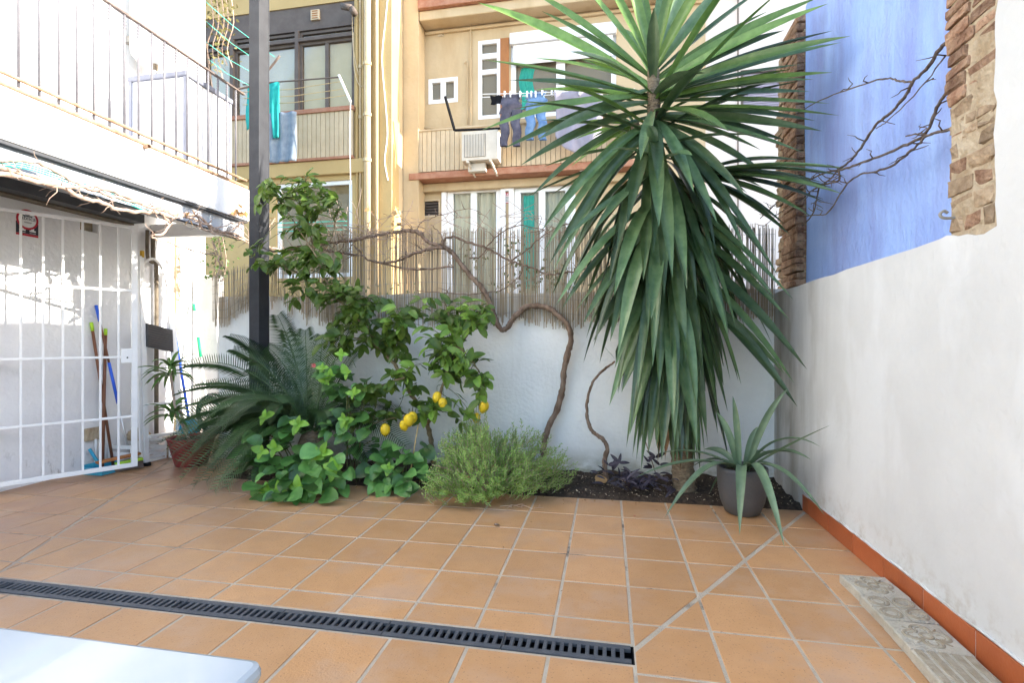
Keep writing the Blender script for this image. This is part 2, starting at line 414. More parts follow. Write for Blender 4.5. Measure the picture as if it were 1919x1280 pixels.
def inset(poly, d):
    n = len(poly); out = []
    for i in range(n):
        p0 = Vector(poly[i-1]); p1 = Vector(poly[i]); p2 = Vector(poly[(i+1) % n])
        e1 = (p1-p0).normalized(); e2 = (p2-p1).normalized()
        n1 = Vector((-e1.y, e1.x)); n2 = Vector((-e2.y, e2.x))
        k = 1 + n1.dot(n2)
        if k < 0.15: k = 0.15
        q = p1 + (n1+n2) * (d/k)
        out.append((q.x, q.y))
    return out
def clip(poly, a, b, c):
    """keep the side of the line where a*x + b*y + c >= 0"""
    out = []; n = len(poly)
    for i in range(n):
        p, q = poly[i], poly[(i+1) % n]
        dp = a*p[0]+b*p[1]+c; dq = a*q[0]+b*q[1]+c
        if dp >= 0: out.append(p)
        if (dp >= 0) != (dq >= 0):
            t = dp/(dp-dq); out.append((p[0]+(q[0]-p[0])*t, p[1]+(q[1]-p[1])*t))
    return out
def area(poly):
    return 0.5*sum(poly[i-1][0]*poly[i][1]-poly[i][0]*poly[i-1][1] for i in range(len(poly)))

def tag(o, label, cat, group=None):
    o['label'] = label; o['category'] = cat; o['kind'] = 'thing'
    if group: o['group'] = group
    return o
def thing(name, label, cat, loc=(0,0,0), group=None):
    o = bpy.data.objects.new(name, None); col.objects.link(o)
    o.empty_display_size = 0.1
    o.location = loc; ORG[o.name] = Vector(loc)
    return tag(o, label, cat, group)
def struct(o):
    o['kind'] = 'structure'; return o
def spline(pts, k=5):
    """smooth path through the points"""
    pts = [Vector(p) for p in pts]; out = []
    P_ = [pts[0]*2-pts[1]] + pts + [pts[-1]*2-pts[-2]]
    for i in range(1, len(P_)-2):
        a, b, c, d = P_[i-1:i+3]
        for j in range(k):
            t = j/k
            out.append(0.5*((2*b) + (c-a)*t + (2*a-5*b+4*c-d)*t*t + (3*b-a-3*c+d)*t*t*t))
    out.append(pts[-1]); return out
def rnd(a, b): return random.uniform(a, b)
def lerp(a, b, t): return a + (b-a)*t
def holes_wall(mb, x0, x1, z0, z1, yf, yb, holes):
    """wall facing the patio (front at yf, back at yb) with real rectangular openings (x0, z0, x1, z1)"""
    xs = sorted({x0, x1, *[min(max(h[i], x0), x1) for h in holes for i in (0, 2)]})
    zs = sorted({z0, z1, *[min(max(h[i], z0), z1) for h in holes for i in (1, 3)]})
    def solid(i, j):
        if i < 0 or j < 0 or i >= len(xs)-1 or j >= len(zs)-1: return False
        cx, cz = (xs[i]+xs[i+1])/2, (zs[j]+zs[j+1])/2
        return not any(h[0] < cx < h[2] and h[1] < cz < h[3] for h in holes)
    for i in range(len(xs)-1):
        for j in range(len(zs)-1):
            if not solid(i, j): continue
            a, b, c, d = xs[i], xs[i+1], zs[j], zs[j+1]
            mb.add([(a,yf,c),(b,yf,c),(b,yf,d),(a,yf,d)], [(0,1,2,3)])
            mb.add([(a,yb,c),(b,yb,c),(b,yb,d),(a,yb,d)], [(3,2,1,0)])
            if not solid(i-1, j): mb.add([(a,yf,c),(a,yf,d),(a,yb,d),(a,yb,c)], [(0,1,2,3)])
            if not solid(i+1, j): mb.add([(b,yf,c),(b,yf,d),(b,yb,d),(b,yb,c)], [(3,2,1,0)])
            if not solid(i, j-1): mb.add([(a,yf,c),(a,yb,c),(b,yb,c),(b,yf,c)], [(0,1,2,3)])
            if not solid(i, j+1): mb.add([(a,yf,d),(a,yb,d),(b,yb,d),(b,yf,d)], [(3,2,1,0)])
    return mb

# =================================================================== THE SETTING
gm = MB(); gm.add([(-300,-300,-0.06),(300,-300,-0.06),(300,300,-0.06),(-300,300,-0.06)], [(0,1,2,3)])
struct(gm.build('ground', 'ground'))

# ---- tiled patio: grout bed with separate tiles, two diagonal drainage cuts, a slot drain
XBED = -3.36
DX0, DX1, DY0, DY1 = -4.76, 0.10, 1.942, 2.062
fl = MB()
fl.box(-4.76, -2.0, -0.05, XR, DY0, -0.0026)
fl.box(DX1, DY0, -0.05, XR, DY1, -0.0026)
fl.box(-4.76, DY1, -0.05, XR, YBED, -0.0026)
fl.box(-4.76, YBED, -0.05, XBED, 5.35, -0.0026)
floor = struct(fl.build('patio_floor', 'grout'))
J = 0.0070                                           # half a joint
xs = [0.0985 + 0.320*i for i in range(-15, 4)] + [XR]
xs = [-4.76] + [x for x in xs if x > -4.70]
dR = (Vector((0.115, 2.055)), Vector((1.375, 3.92)))
dR2 = (Vector((0.115, 1.945)), Vector((0.60, 1.52)))
dL = (Vector((-3.08, 2.07)), Vector((-4.03, 3.855)))
def line(a, b):
    n = Vector((-(b-a).y, (b-a).x)).normalized(); return n.x, n.y, -n.dot(a)
def put_tile(poly):
    if len(poly) < 3: return
    q = [p for i, p in enumerate(poly) if (Vector(p)-Vector(poly[i-1])).length > 0.002]
    if len(q) < 3 or abs(area(q)) < 0.0008: return
    if area(q) < 0: q = q[::-1]
    q = inset(q, J)
    if area(q) < 0.0006: return
    w = min(p[0] for p in q); e = max(p[0] for p in q); s_ = min(p[1] for p in q); n_ = max(p[1] for p in q)
    cx, cy = (w+e)/2, (s_+n_)/2
    z = rnd(-0.0006, 0.0008)
    key = None
    if len(q) == 4 and abs(area(q)-(e-w)*(n_-s_)) < 1e-6: key = (round(e-w, 4), round(n_-s_, 4))
    if key and key in TILE_MESH:
        o = bpy.data.objects.new('tile', TILE_MESH[key]); col.objects.link(o)
    else:
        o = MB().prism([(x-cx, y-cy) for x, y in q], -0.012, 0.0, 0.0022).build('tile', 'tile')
        if key: TILE_MESH[key] = o.data
    o.parent = floor; o.location = (cx, cy, z)
    o.rotation_euler = (rnd(-.0012,.0012), rnd(-.0012,.0012), rnd(-.002,.002) if key else 0)
TILE_MESH = {}
def cut(poly, lines, w=0.004):
    """split a tile along the diagonal joints"""
    out = [poly]
    for (a, b), (x0, x1) in lines:
        A, B, C = line(a, b); nxt = []
        for p in out:
            cx = sum(q[0] for q in p)/len(p)
            if not (x0 <= cx <= x1): nxt.append(p); continue
            p1 = clip(p, A, B, C-w); p2 = clip(p, -A, -B, -C-w)
            nxt += [k for k in (p1, p2) if len(k) >= 3]
        out = nxt
    return out
rows_l = [5.35, 4.883, 4.551, 4.218, YBED-0.05, 3.553, 3.221, 2.888, 2.556, 2.224, DY1+0.006]
rows_l2 = [DY0-0.006, 1.559, 1.227, 0.895, 0.56, 0.23]
rows_r = [YBED, 3.553, 3.221, 2.888, 2.556, 2.224, 1.891, 1.559, 1.227, 0.895, 0.56, 0.23]
for i in range(len(xs)-1):
    x0, x1 = xs[i], xs[i+1]
    right = x0 > 0.09
    bed = x1 > XBED + 0.1
    if right: bands = [rows_r]
    elif bed: bands = [[YBED]+rows_l[5:], rows_l2]
    else: bands = [rows_l, rows_l2]
    for rows in bands:
        for k in range(len(rows)-1):
            poly = [(x0, rows[k+1]), (x1, rows[k+1]), (x1, rows[k]), (x0, rows[k])]
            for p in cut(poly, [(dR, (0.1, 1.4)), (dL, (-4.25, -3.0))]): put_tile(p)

# ---- slot drain: channel, frame and separate cross bars, in half metre lengths
drain = thing('drain_channel', 'long dark grey slotted drain grate set across the tiled floor', 'drain', (-1.5, 2.0, 0))
ch = MB()
ch.box(-4.76, DY0, -0.05, DX1, DY1, -0.045)
ch.box(-4.76, DY0, -0.045, DX1, DY0+0.004, -0.006); ch.box(-4.76, DY1-0.004, -0.045, DX1, DY1, -0.006)
ch.box(DX1-0.004, DY0+.0041, -0.045, DX1, DY1-.0041, -0.004)
ch.build('channel', 'black', drain)
sec = 0.5
x = DX1 - 0.012; first = True
barmesh = None
while x > -3.15:
    g = MB(); a = x - sec + 0.003
    if first: xx = x - 0.03
    g.box(a, DY0+0.005, -0.014, x, DY0+0.030, 0.001); g.box(a, DY1-0.030, -0.014, x, DY1-0.005, 0.001)
    g.box(a, DY0+0.030, -0.014, a+0.005, DY1-0.030, 0.001)
    if not first: g.box(x-0.005, DY0+0.030, -0.014, x, DY1-0.030, 0.001)
    go = g.build('grate', 'drain', drain, bevel=0.0015)
    n = 15
    for k in range(n):
        bx = a + (sec-0.003)*(k+1.0)/n
        if k == n-1 or (first and bx > x - 0.03): continue
        if barmesh is None:
            b = MB().box(-0.0078, -0.0305, -0.0145, 0.0078, 0.0305, 0.0006).build('bar', 'drain', bevel=0.002); barmesh = b.data
        else:
            b = bpy.data.objects.new('bar', barmesh); col.objects.link(b)
            mdf = b.modifiers.new('soft_edges', 'BEVEL'); mdf.width = 0.002; mdf.segments = 2
        b.parent = go; b.location = Vector((bx, (DY0+DY1)/2, 0)) - ORG[drain.name]
    x -= sec; first = False

# ---- planting bed: dark soil with crumbs
sb = MB()
def soilz(u, v):
    X = lerp(XBED, XR, u); Y = lerp(YBED-0.02, YB, v)
    e = min(1, v*6)
    return (X, Y, -0.03 + e*(0.045 + 0.03*v) + (0.012*math.sin(X*9+Y*7) + 0.010*math.sin(X*23-Y*31))*e + rnd(-.006,.008)*e)
sb.grid(soilz, 160, 26)
soil = struct(sb.build('soil', 'soil', smooth=True))
cr = MB()
for k in range(1500):
    X = rnd(XBED, XR-0.02); Y = rnd(YBED+0.02, YB-0.02); r = rnd(0.004, 0.014)
    z = 0.02 + 0.03*(Y-YBED)/(YB-YBED) + rnd(0, .012)
    cr.add([(X+rnd(-r,r), Y+rnd(-r,r), z+rnd(-r,r)*.6) for _ in range(4)], [(0,1,2),(0,3,1),(1,3,2),(0,2,3)])
cro = cr.build('soil_crumbs', 'mortar', soil); cro['kind'] = 'stuff'
for k in range(14):
    pass

# ---- white garden wall at the back
gw = thing('garden_wall', 'low white plastered garden wall behind the planting bed', 'wall', (-1.3, YB, 0))
wb = MB()
def gwf(u, v):
    X = lerp(-3.93, XR+0.1, u); Z = lerp(-0.03, 1.65, v)
    return (X, YB + 0.006*math.sin(X*2.1+Z*1.3) + 0.004*math.sin(X*5.3-Z*4), Z + (0.012*math.sin(X*3) if v > .99 else 0))
wb.grid(gwf, 60, 20); wb.v = wb.v
def gwt(u, v):
    X = lerp(-3.93, XR+0.1, u); return (X, lerp(YB + 0.006*math.sin(X*2.1+1.65*1.3)+0.004*math.sin(X*5.3-1.65*4), YB+0.18, v), 1.65 + 0.012*math.sin(X*3))
wb.grid(gwt, 60, 2)
wb.add([(-3.93,YB+.0,-.03),(-3.93,YB+.18,-.03),(-3.93,YB+.18,1.65),(-3.93,YB+.0,1.65)], [(0,3,2,1)])
wb.add([(-3.93,YB+.18,-.03),(XR+.1,YB+.18,-.03),(XR+.1,YB+.18,1.65),(-3.93,YB+.18,1.65)], [(0,3,2,1)])
wb.build('wall', 'garden_plaster', gw, smooth=False)

# ---- white side wall on the right: low stretch, tall stretch, bare masonry pier between them
sw = thing('side_wall', 'long white plastered side wall with red skirting and a bare masonry strip', 'wall', (XR, 2.0, 0))
def yz(mb, poly, x0, x1):
    n = len(poly)
    vs_ = [(x0, y, z) for y, z in poly] + [(x1, y, z) for y, z in poly]
    return mb.add(vs_, [tuple(range(n)), tuple(range(n, 2*n))[::-1]] + [(i, n+i, n+(i+1)%n, (i+1)%n) for i in range(n)])
edge = []
z = 1.615
while z < 3.6:
    edge.append((2.118 + rnd(-0.012, 0.012), z)); z += rnd(0.03, 0.07)
low = [(2.40 + rnd(-.01, .01), 1.628)]
y = 2.42
poly = [(-2.0, -0.05), (YB+0.1, -0.05), (YB+0.1, 1.60)]
y = YB
while y > 2.42: poly.append((y, 1.628 - 0.02*(y-2.4)/1.7 + rnd(-.004, .004))); y -= rnd(.12, .3)
y = 2.39
while y > 2.13: poly.append((y, 1.632 - 0.04*(2.39-y)/0.28 + rnd(-.006, .006))); y -= rnd(.03, .06)
poly += edge + [(2.10, 3.6), (-2.0, 3.6)]
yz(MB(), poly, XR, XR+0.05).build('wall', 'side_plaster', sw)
core = MB(); core.box(XR+0.055, -2, -0.05, XR+0.16, YB+0.1, 1.59); core.box(XR+0.055, -2, 1.59, XR+0.16, 2.11, 3.6); core.box(XR+0.006, 2.11, 1.60, XR+0.16, 2.37, 3.6)
core.build('masonry_core', 'mortar', sw)
def lump(x0, y0, z0, x1, y1, z1, j, name, m, parent, ch=0.14):
    """rough block: a box with knocked-off edges and corners and uneven faces"""
    c = Vector(((x0+x1)/2, (y0+y1)/2, (z0+z1)/2)); h = Vector(((x1-x0)/2, (y1-y0)/2, (z1-z0)/2))
    k = min(h)*ch*2; idx = {}; vs_ = []
    for sx_ in (-1, 1):
        for sy_ in (-1, 1):
            for sz_ in (-1, 1):
                s3 = (sx_, sy_, sz_)
                for ax in range(3):
                    p = Vector([s3[i]*(h[i] - (0 if i == ax else k*rnd(.5, 1.6))) for i in range(3)])
                    idx[(s3, ax)] = len(vs_); vs_.append(c + p + Vector((rnd(-j,j), rnd(-j,j), rnd(-j,j))))
    fs_ = []
    for ax in range(3):
        o1, o2 = [i for i in range(3) if i != ax]
        for s_ in (-1, 1):
            q = []
            for a_, b_ in ((-1,-1),(1,-1),(1,1),(-1,1)):
                t = [0,0,0]; t[ax] = s_; t[o1] = a_; t[o2] = b_; q.append(idx[(tuple(t), ax)])
            fs_.append(tuple(q))
        for a_ in (-1, 1):
            for b_ in (-1, 1):
                t0 = [0,0,0]; t1 = [0,0,0]; t0[ax] = -1; t1[ax] = 1
                for t in (t0, t1): t[o1] = a_; t[o2] = b_
                fs_.append((idx[(tuple(t0), o1)], idx[(tuple(t1), o1)], idx[(tuple(t1), o2)], idx[(tuple(t0), o2)]))
    for key in {k_[0] for k_ in idx}: fs_.append((idx[(key,0)], idx[(key,1)], idx[(key,2)]))
    o = MB().add(vs_, fs_).build(name, m, parent)
    import bmesh
    bm = bmesh.new(); bm.from_mesh(o.data); bmesh.ops.recalc_face_normals(bm, faces=bm.faces); bm.to_mesh(o.data); bm.free()
    return o
z = 2.16
row = 0
while z < 3.5:                                      # brick courses, ends sticking out unevenly
    hgt = rnd(0.042, 0.055); e = rnd(-0.012, 0.022)
    m = rnd(2.20, 2.28)
    lump(XR-0.004+rnd(-.006,.006), m+0.004, z, XR+0.14, 2.385+e, z+hgt-0.006, 0.004, 'brick', 'brick', sw)
    lump(XR+0.004+rnd(-.004,.006), 2.125, z, XR+0.14, m-0.004, z+hgt-0.006, 0.004, 'brick', 'brick', sw)
    z += hgt; row += 1
z = 1.632
while z < 2.15:                                     # rubble below the bricks
    hgt = rnd(0.035, 0.085); y = 2.13
    while y < 2.37:
        w = rnd(0.05, 0.16); y1 = min(y+w, 2.385+rnd(-.01,.01))
        if 2.385 - y1 < 0.05: y1 = 2.385 + rnd(-.01, .012)
        lump(XR+rnd(-.002,.009), y, z, XR+0.14, y1-0.004, min(z+hgt, 2.158)-0.004, 0.006, *(('stone', 'stone') if random.random() < .72 else ('brick', 'brick')), sw)
        y = y1 + 0.001
    z += hgt
hk = MB(); hk.tube(spline([(XR+.03,2.35,1.70),(XR-.03,2.35,1.70),(XR-.045,2.352,1.715),(XR-.03,2.355,1.73),(XR-.015,2.356,1.722)]), 0.006, 6)
hk.build('hook', 'wire', sw, smooth=True)
# skirting tiles
y = YBED + 0.005; k = 0
while y > 0.1:
    l_ = 0.11 if k == 0 else 0.325
    MB().box(XR-0.010, y-l_+0.006, 0.002, XR-0.0005, y, 0.112 + rnd(-.001,.001)).build('skirting_tile', 'skirt', sw, bevel=0.0015)
    y -= l_; k += 1
sj = MB(); sj.box(XR-0.0065, 0.1, 0.0, XR-0.0004, YBED+0.003, 0.108); sj.build('skirting_joint', 'pvc', sw)
# thick paint edge over the skirting
pe = MB(); pts = []
y = YBED+0.01
while y > 0.1: pts.append((XR-0.001, y, 0.118 + rnd(-.004, .003))); y -= 0.06
pe.tube(pts, 0.007, 6); pe.build('paint_edge', 'side_plaster', sw, smooth=True)

# ---- blue neighbouring wall with brick end
bw = thing('blue_wall', 'tall blue painted neighbouring wall ending in a brick edge', 'wall', (1.6, 3.3, 0))
def blu(u, v):
    Y = lerp(-2.0, 4.40, u); Z = lerp(0, 3.86, v)
    return (1.545 + 0.006*math.sin(Y*3.1+Z) + 0.005*math.sin(Z*4.2-Y*1.7), Y, Z)
b = MB().grid(blu, 60, 40)
b.box(1.57, -2.0, 0, 1.9, 4.40, 3.85)
b.build('wall', 'blue', bw)
z = 1.58; k = 0
while z < 3.80:
    hgt = rnd(0.055, 0.075)
    o_ = 0.03*(k % 2)
    lump(1.475+rnd(-.012,.010), 4.405, z, 1.86, 4.755+rnd(-.012,.012)-o_, z+hgt-0.007, 0.005, 'brick', 'brick', bw)
    if z < 3.72: lump(1.505+rnd(-.015,.015), 4.762-o_, z, 1.86, 4.965+rnd(-.03,.02), z+hgt-0.004, 0.010, 'stone', 'stone', bw)
    z += hgt; k += 1
MB().box(1.535, 4.41, 0.0, 1.84, 4.93, 3.70).build('mortar', 'mortar', bw)

# ---- unseen block added beyond the blue wall to block the low sun
nb = thing('sun_blocker', 'plain unseen block added beyond the blue wall to block sun', 'building', (8.5, 9.0, 0))
MB().box(6.0, 4.2, 0, 11.0, 14.0, 3.2).build('wall', 'pinkwall', nb)
MB().box(5.9, 4.1, 3.2, 11.1, 14.1, 3.27).build('blocker_top', 'ledge', nb)

# =================================================================== WHITE HOUSE ON THE LEFT
hs = thing('white_house', 'white two storey house with balcony on the left side', 'building', (XL, 3.0, 0))
w = MB()
# ground floor wall with a little broken-out recess, and upper wall
def wall_x(mb, y0, y1, z0, z1, holes):
    t = MB(); holes_wall(t, y0, y1, z0, z1, 0.0, 0.3, holes)
    o = len(mb.v)
    mb.v += [(XL - y, x, z) for x, y, z in t.v]
    mb.f += [tuple(i+o for i in q) for q in t.f]
rec = atX(150, 408, XL), atX(183, 437, XL)
wall_x(w, -2.0, 5.35, -0.05, 8.0, [(rec[0].y, rec[1].z, rec[1].y, rec[0].z)])
w.build('wall', 'house_plaster', hs)
MB().box(XL-0.2, rec[0].y-.01, rec[1].z-.01, XL-0.06, rec[1].y+.01, rec[0].z+.01).build('recess_back', 'mortar', hs)
SL = 2.60
MB().box(XL+0.001, -2.0, SL, XBAL-0.061, 4.69, 2.768).build('balcony_floor', 'house_plaster', hs)
MB().box(XBAL-0.06, -2.0, 2.445, XBAL, 4.695, 2.770).build('fascia', 'house_plaster', hs, bevel=0.006)
fb = MB()
fb.box(XBAL-0.11, -2.0, 2.423, XBAL-0.012, 4.68, 2.443)
fb.box(XBAL-0.11, -2.0, 2.249, XBAL-0.012, 4.68, 2.263)
fb.build('shaded_flange', 'steel', hs)  # the beam's dark shade lines are put into the flange colour
MB().box(XBAL-0.066, -2.0, 2.263, XBAL-0.056, 4.68, 2.423).build('beam_web', 'greybeam', hs)
MB().box(XL+0.12, -2.0, 2.375, XL+0.24, 4.30, 2.459).build('wall_beam', 'steel', hs)
MB().box(XL+0.001, -2.0, 2.36, XL+0.119, 4.30, 2.455).build('beam_seat', 'dirtpipe', hs)
MB().box(XL+0.001, 4.60, 2.300, XBAL-0.112, 4.69, 2.440).build('cross_beam', 'whitemetal', hs, bevel=0.004)
# corner upright and post beyond the wall
MB().box(XL+0.001, 4.90, 0, XL+0.03, 4.95, 2.42).build('corner_post', 'rib', hs)
# railing
rl = MB(); rl.bar((XBAL-0.03, -2.0, 3.744), (XBAL-0.03, 4.65, 3.744), 0.030, 0.014)
rail = rl.build('balcony_railing', 'railtop', hs)
rb = MB(); rb.tube([(XBAL-0.012, -2.0, 2.86), (XBAL-0.012, 4.66, 2.86)], 0.013, 8)
rb.tube([(XBAL-0.004, -2.0, 2.788), (XBAL-0.004, 4.66, 2.788)], 0.017, 8)
rb.build('lower_rail', 'rust', rail, smooth=True)
pp = atX(270, 275, XBAL)
MB().tube([(XBAL-0.05, pp.y, pp.z), (XBAL+0.05, pp.y, pp.z)], 0.016, 12, cap=False).build('drain_spout', 'rust', rail, smooth=True)
y = 4.53; bm = None; k = 0
while y > 0.6:
    if bm is None:
        b = MB(); b.tube([(0,0,2.79),(0,0,3.60),(0,0,3.738)], 0.0085, 8)
        for zz in (3.63, 3.655, 3.68, 3.705): b.lathe([(0.0085,-.008),(0.0125,0),(0.0085,.008)], (0,0,zz), 8)
        o = b.build('bar', 'railmetal', None, smooth=True); bm = o.data
    else:
        o = bpy.data.objects.new('bar', bm); col.objects.link(o)
    o.parent = rail; o.location = Vector((XBAL-0.03, y, 0)) - ORG[hs.name]
    y -= 0.1203; k += 1
# downpipes on the wall
dp = MB()
a = atX(287, 425, XL+0.05); b_ = atX(290, 515, XL+0.05)
dp.tube(spline([(a.x, a.y, 2.36), (a.x, a.y, b_.z+.18), (a.x, a.y+.03, b_.z+.14), (a.x, b_.y+.02, b_.z-.1), (a.x, b_.y+.02, 0.1)], 4), 0.020, 8)
dp.tube(spline([(a.x, a.y-.07, 2.36), (a.x, a.y-.07, 2.10), (a.x, a.y-.03, 2.04), (a.x, a.y, 2.03)], 4), 0.016, 8)
dp.build('downpipe', 'dirtpipe', hs, smooth=True)
v_ = atX(266, 477, XL+0.06)
vb = MB(); vb.box(v_.x-.015, v_.y-.012, v_.z-.03, v_.x+.015, v_.y+.016, v_.z+.04); pass
vb.build('gas_valve', 'yellowpaint', hs, bevel=.004)
# low tap pipe and patch at the wall foot
q = atX(178, 815, XL+.02)
MB().box(XL+.0005, q.y-.09, q.z-.05, XL+.03, q.y+.06, q.z+.07).build('pipe_patch', 'mortar', hs, bevel=.008)
MB().tube([(XL+.03, q.y, q.z-.04), (XL+.03, q.y, .02)], .012, 8).build('floor_pipe', 'pvc', hs, smooth=True)
# warning plate behind the gate
s0 = atX(30, 392, XL+.006); s1 = atX(72, 446, XL+.006)
sg = thing('warning_sign', 'red and black warning sign with ring emblem on the white wall behind the gate', 'sign', (XL, s0.y, s1.z))
W = s1.y - s0.y; Ht = s0.z - s1.z
MB().box(XL+.001, s0.y, s1.z, XL+.004, s1.y, s0.z).build('plate', 'pvc', sg)
def sx(u, v): return s0.y + u*W, s1.z + v*Ht
def ringx(mb, cy, cz, r0, r1, xf, n=36):
    mb.add([(xf, cy+r*math.cos(2*math.pi*i/n), cz+r*math.sin(2*math.pi*i/n)) for r in (r0, r1) for i in range(n)],
           [(i, (i+1)%n, n+(i+1)%n, n+i) for i in range(n)])
d = MB()
a0, b0 = sx(0, .09); a1, b1 = sx(1, .56); d.box(XL+.0041, a0, b0, XL+.0050, a1, b1); d.build('dark_panel', 'navy', sg)
c0 = sx(.5, .68); rr = W*.5
d = MB(); ringx(d, c0[0], c0[1], 0.001, rr*.84, XL+.0056); d.build('disc', 'pvc', sg)
d = MB(); ringx(d, c0[0], c0[1], rr*.80, rr, XL+.0062); a0, b0 = sx(0, 0); a1, b1 = sx(1, .085); d.box(XL+.0041, a0, b0, XL+.005, a1, b1)
d.build('red_band', 'red', sg)
d = MB()
for (u0, v0, u1, v1) in ((.3,.80,.72,.845),(.40,.86,.6,.92),(.36,.565,.70,.58),(.36,.535,.66,.548)):
    a0, b0 = sx(u0, v0); a1, b1 = sx(u1, v1); d.box(XL+.0058, a0, b0, XL+.0064, a1, b1)
d.build('emblem', 'navy', sg)
d = MB()
for u0 in (.14, .60):
    a0, b0 = sx(u0, .20); a1, b1 = sx(u0+.28, .26); d.box(XL+.0052, a0, b0, XL+.006, a1, b1)
    a0, b0 = sx(u0+.06, .26); a1, b1 = sx(u0+.2, .38); d.box(XL+.0052, a0, b0, XL+.006, a1, b1)
    a0, b0 = sx(u0, .13); a1, b1 = sx(u0+.28, .145); d.box(XL+.0052, a0, b0, XL+.006, a1, b1)
d.build('pictogram', 'pvc', sg)
tx = bpy.data.curves.new('lettering', 'FONT'); tx.body = 'ablica'; tx.size = W*.30; tx.align_x = 'CENTER'; tx.extrude = 0.0003
tmp = bpy.data.objects.new('lettering_outline', tx); col.objects.link(tmp)
bpy.context.view_layer.update()
tme = bpy.data.meshes.new_from_object(tmp.evaluated_get(bpy.context.evaluated_depsgraph_get())); tme.materials.clear(); tme.materials.append(M['navy'])
bpy.data.objects.remove(tmp)
to = bpy.data.objects.new('lettering', tme); col.objects.link(to); to.parent = sg
to.rotation_euler = (R(90), 0, R(90)); p_ = sx(.54, .66); to.location = Vector((XL+.0066, p_[0], p_[1])) - ORG[sg.name]

# ---- steel post carrying the balcony corner
po = thing('steel_post', 'tall charcoal steel post at the balcony corner', 'post', (-3.26, 4.3, 0))
pm = MB(); x0, x1, y0, y1 = -3.312, -3.206, 4.25, 4.40
pm.box(x0, y0, 0.0, x1, y0+.012, 7.0); pm.box(x0, y1-.012, 0, x1, y1, 7.0)
pm.box(x0+.012, y0+.0121, 0, x0+.024, y1-.0121, 7.0); pm.box(x1-.010, y0+.0121, 0, x1-.002, y1-.0121, 7.0)
pm.build('column', 'post', po, bevel=.002)
MB().box(x0-.05, y0-.05, 0.0, x1+.05, y1+.05, .012).build('base_plate', 'steel', po)

# ---- low walls beyond the gap in the left corner
lw = thing('low_cream_wall', 'low cream wall closing the gap beside the house corner', 'wall', (-4.3, 5.2, 0))
p0 = atY(414, 600, 5.2)
MB().box(XL+.002, 5.15, -.05, -4.42, 5.25, 1.97).build('wall', 'plaster', lw, bevel=.01)
MB().box(-4.42, 5.17, -.05, -3.2, 5.27, 1.45).build('lower_panel', 'garden_plaster', lw, bevel=.01)

# ---- white barred gate standing open against the wall
A = Vector((-4.232, 3.941, 0)); B = Vector((-4.735, 3.075, 0)); dirg = (B-A).normalized(); LG = (B-A).length
gt = thing('barred_gate', 'white barred metal gate standing open in front of the left wall', 'gate', tuple(A))
ZB, ZT = 0.06, 2.25
def gp(t, z): q_ = A + dirg*t; return Vector((q_.x, q_.y, z))
up = (0, 0, 1)
fr = MB()
fr.bar(gp(0.014, ZB), gp(0.014, ZT), .028, .045, up=(dirg.x, dirg.y, 0))
fr.bar(gp(LG, ZB), gp(LG, ZT), .028, .045, up=(dirg.x, dirg.y, 0))
fr.bar(gp(.031, ZB+.018), gp(LG-.02, ZB+.018), .03, .036); fr.bar(gp(.031, ZT-.012), gp(LG-.02, ZT-.012), .03, .024)
fr.build('frame', 'whitemetal', gt, bevel=.002)
for zz in (1.66, 1.06, 0.52):
    MB().bar(gp(.031, zz), gp(LG-.02, zz), .026, .020).build('rail', 'whitemetal', gt, bevel=.002)
for px in (222, 188, 155, 118, 81, 39, -6):
    r_ = ray(px, 640); det = dirg.x*r_.y - dirg.y*r_.x
    t = (A.y*r_.x - A.x*r_.y)/det
    MB().bar(gp(t, ZB+.037), gp(t, ZT-.025), .014, .016, up=(dirg.x, dirg.y, 0)).build('bar', 'whitemetal', gt, bevel=.002)
lk = MB(); lk.bar(gp(.032, 1.07), gp(.115, 1.07), .042, .13); lo = lk.build('lock_box', 'whitemetal', gt, bevel=.004)
nrm = Vector((dirg.y, -dirg.x, 0)); nrm = nrm if nrm.dot(Vector((0,0,0))-A) > 0 else -nrm
kh = gp(.07, 1.055) + nrm*.0225
MB().tube([kh, kh+nrm*.002], .007, 10).build('keyhole', 'black', lo)
MB().bar(gp(.0, 2.0), gp(-.006, 2.0), .02, .05).build('strike_tab', 'whitemetal', gt)

# ---- things on the balcony
cb = thing('balcony_cabinet', 'pale grey plastic cabinet with slate trim standing on the balcony', 'cabinet', (-4.1, 4.3, 2.769))
cx0, cx1, cy0, cy1 = -4.42, -3.80, 4.04, 4.62
MB().box(cx0+.01, cy0+.01, 2.771, cx1-.01, cy1-.01, 3.64).build('body', 'cabinet', cb, bevel=.006)
MB().box(cx0-.01, cy0-.01, 3.641, cx1+.012, cy1+.01, 3.69).build('lid', 'cabinetdark', cb, bevel=.01)
for ex, ey in ((cx0,cy0),(cx1-.03,cy0),(cx1-.03,cy1-.03),(cx0,cy1-.03)): MB().box(ex, ey, 2.772, ex+.03, ey+.03, 3.640).build('corner_trim', 'cabinetdark', cb)
for k in range(6):
    x_ = cx0+.05 + k*(cx1-cx0-.1)/6
    MB().box(x_, cy0+.002, 2.80, x_+.06, cy0+.0098, 3.61).build('slat', 'cabinet', cb, bevel=.003)
ht = thing('water_heater', 'white domed water heater fixed to the upper house wall', 'heater', (-4.5, 4.39, 4.0))
MB().lathe([(0.001,0),(.08,.004),(.15,.03),(.19,.08),(.20,.14),(.20,.9),(.15,.98),(.001,1.0)], (-4.5,4.39,3.98), 32).build('tank', 'enamel', ht, smooth=True)
hp = MB(); hp.tube(spline([(-4.46,4.36,4.0),(-4.46,4.35,3.86),(-4.50,4.30,3.76),(-4.58,4.27,3.80),(-4.74,4.27,3.86)]), .012, 8)
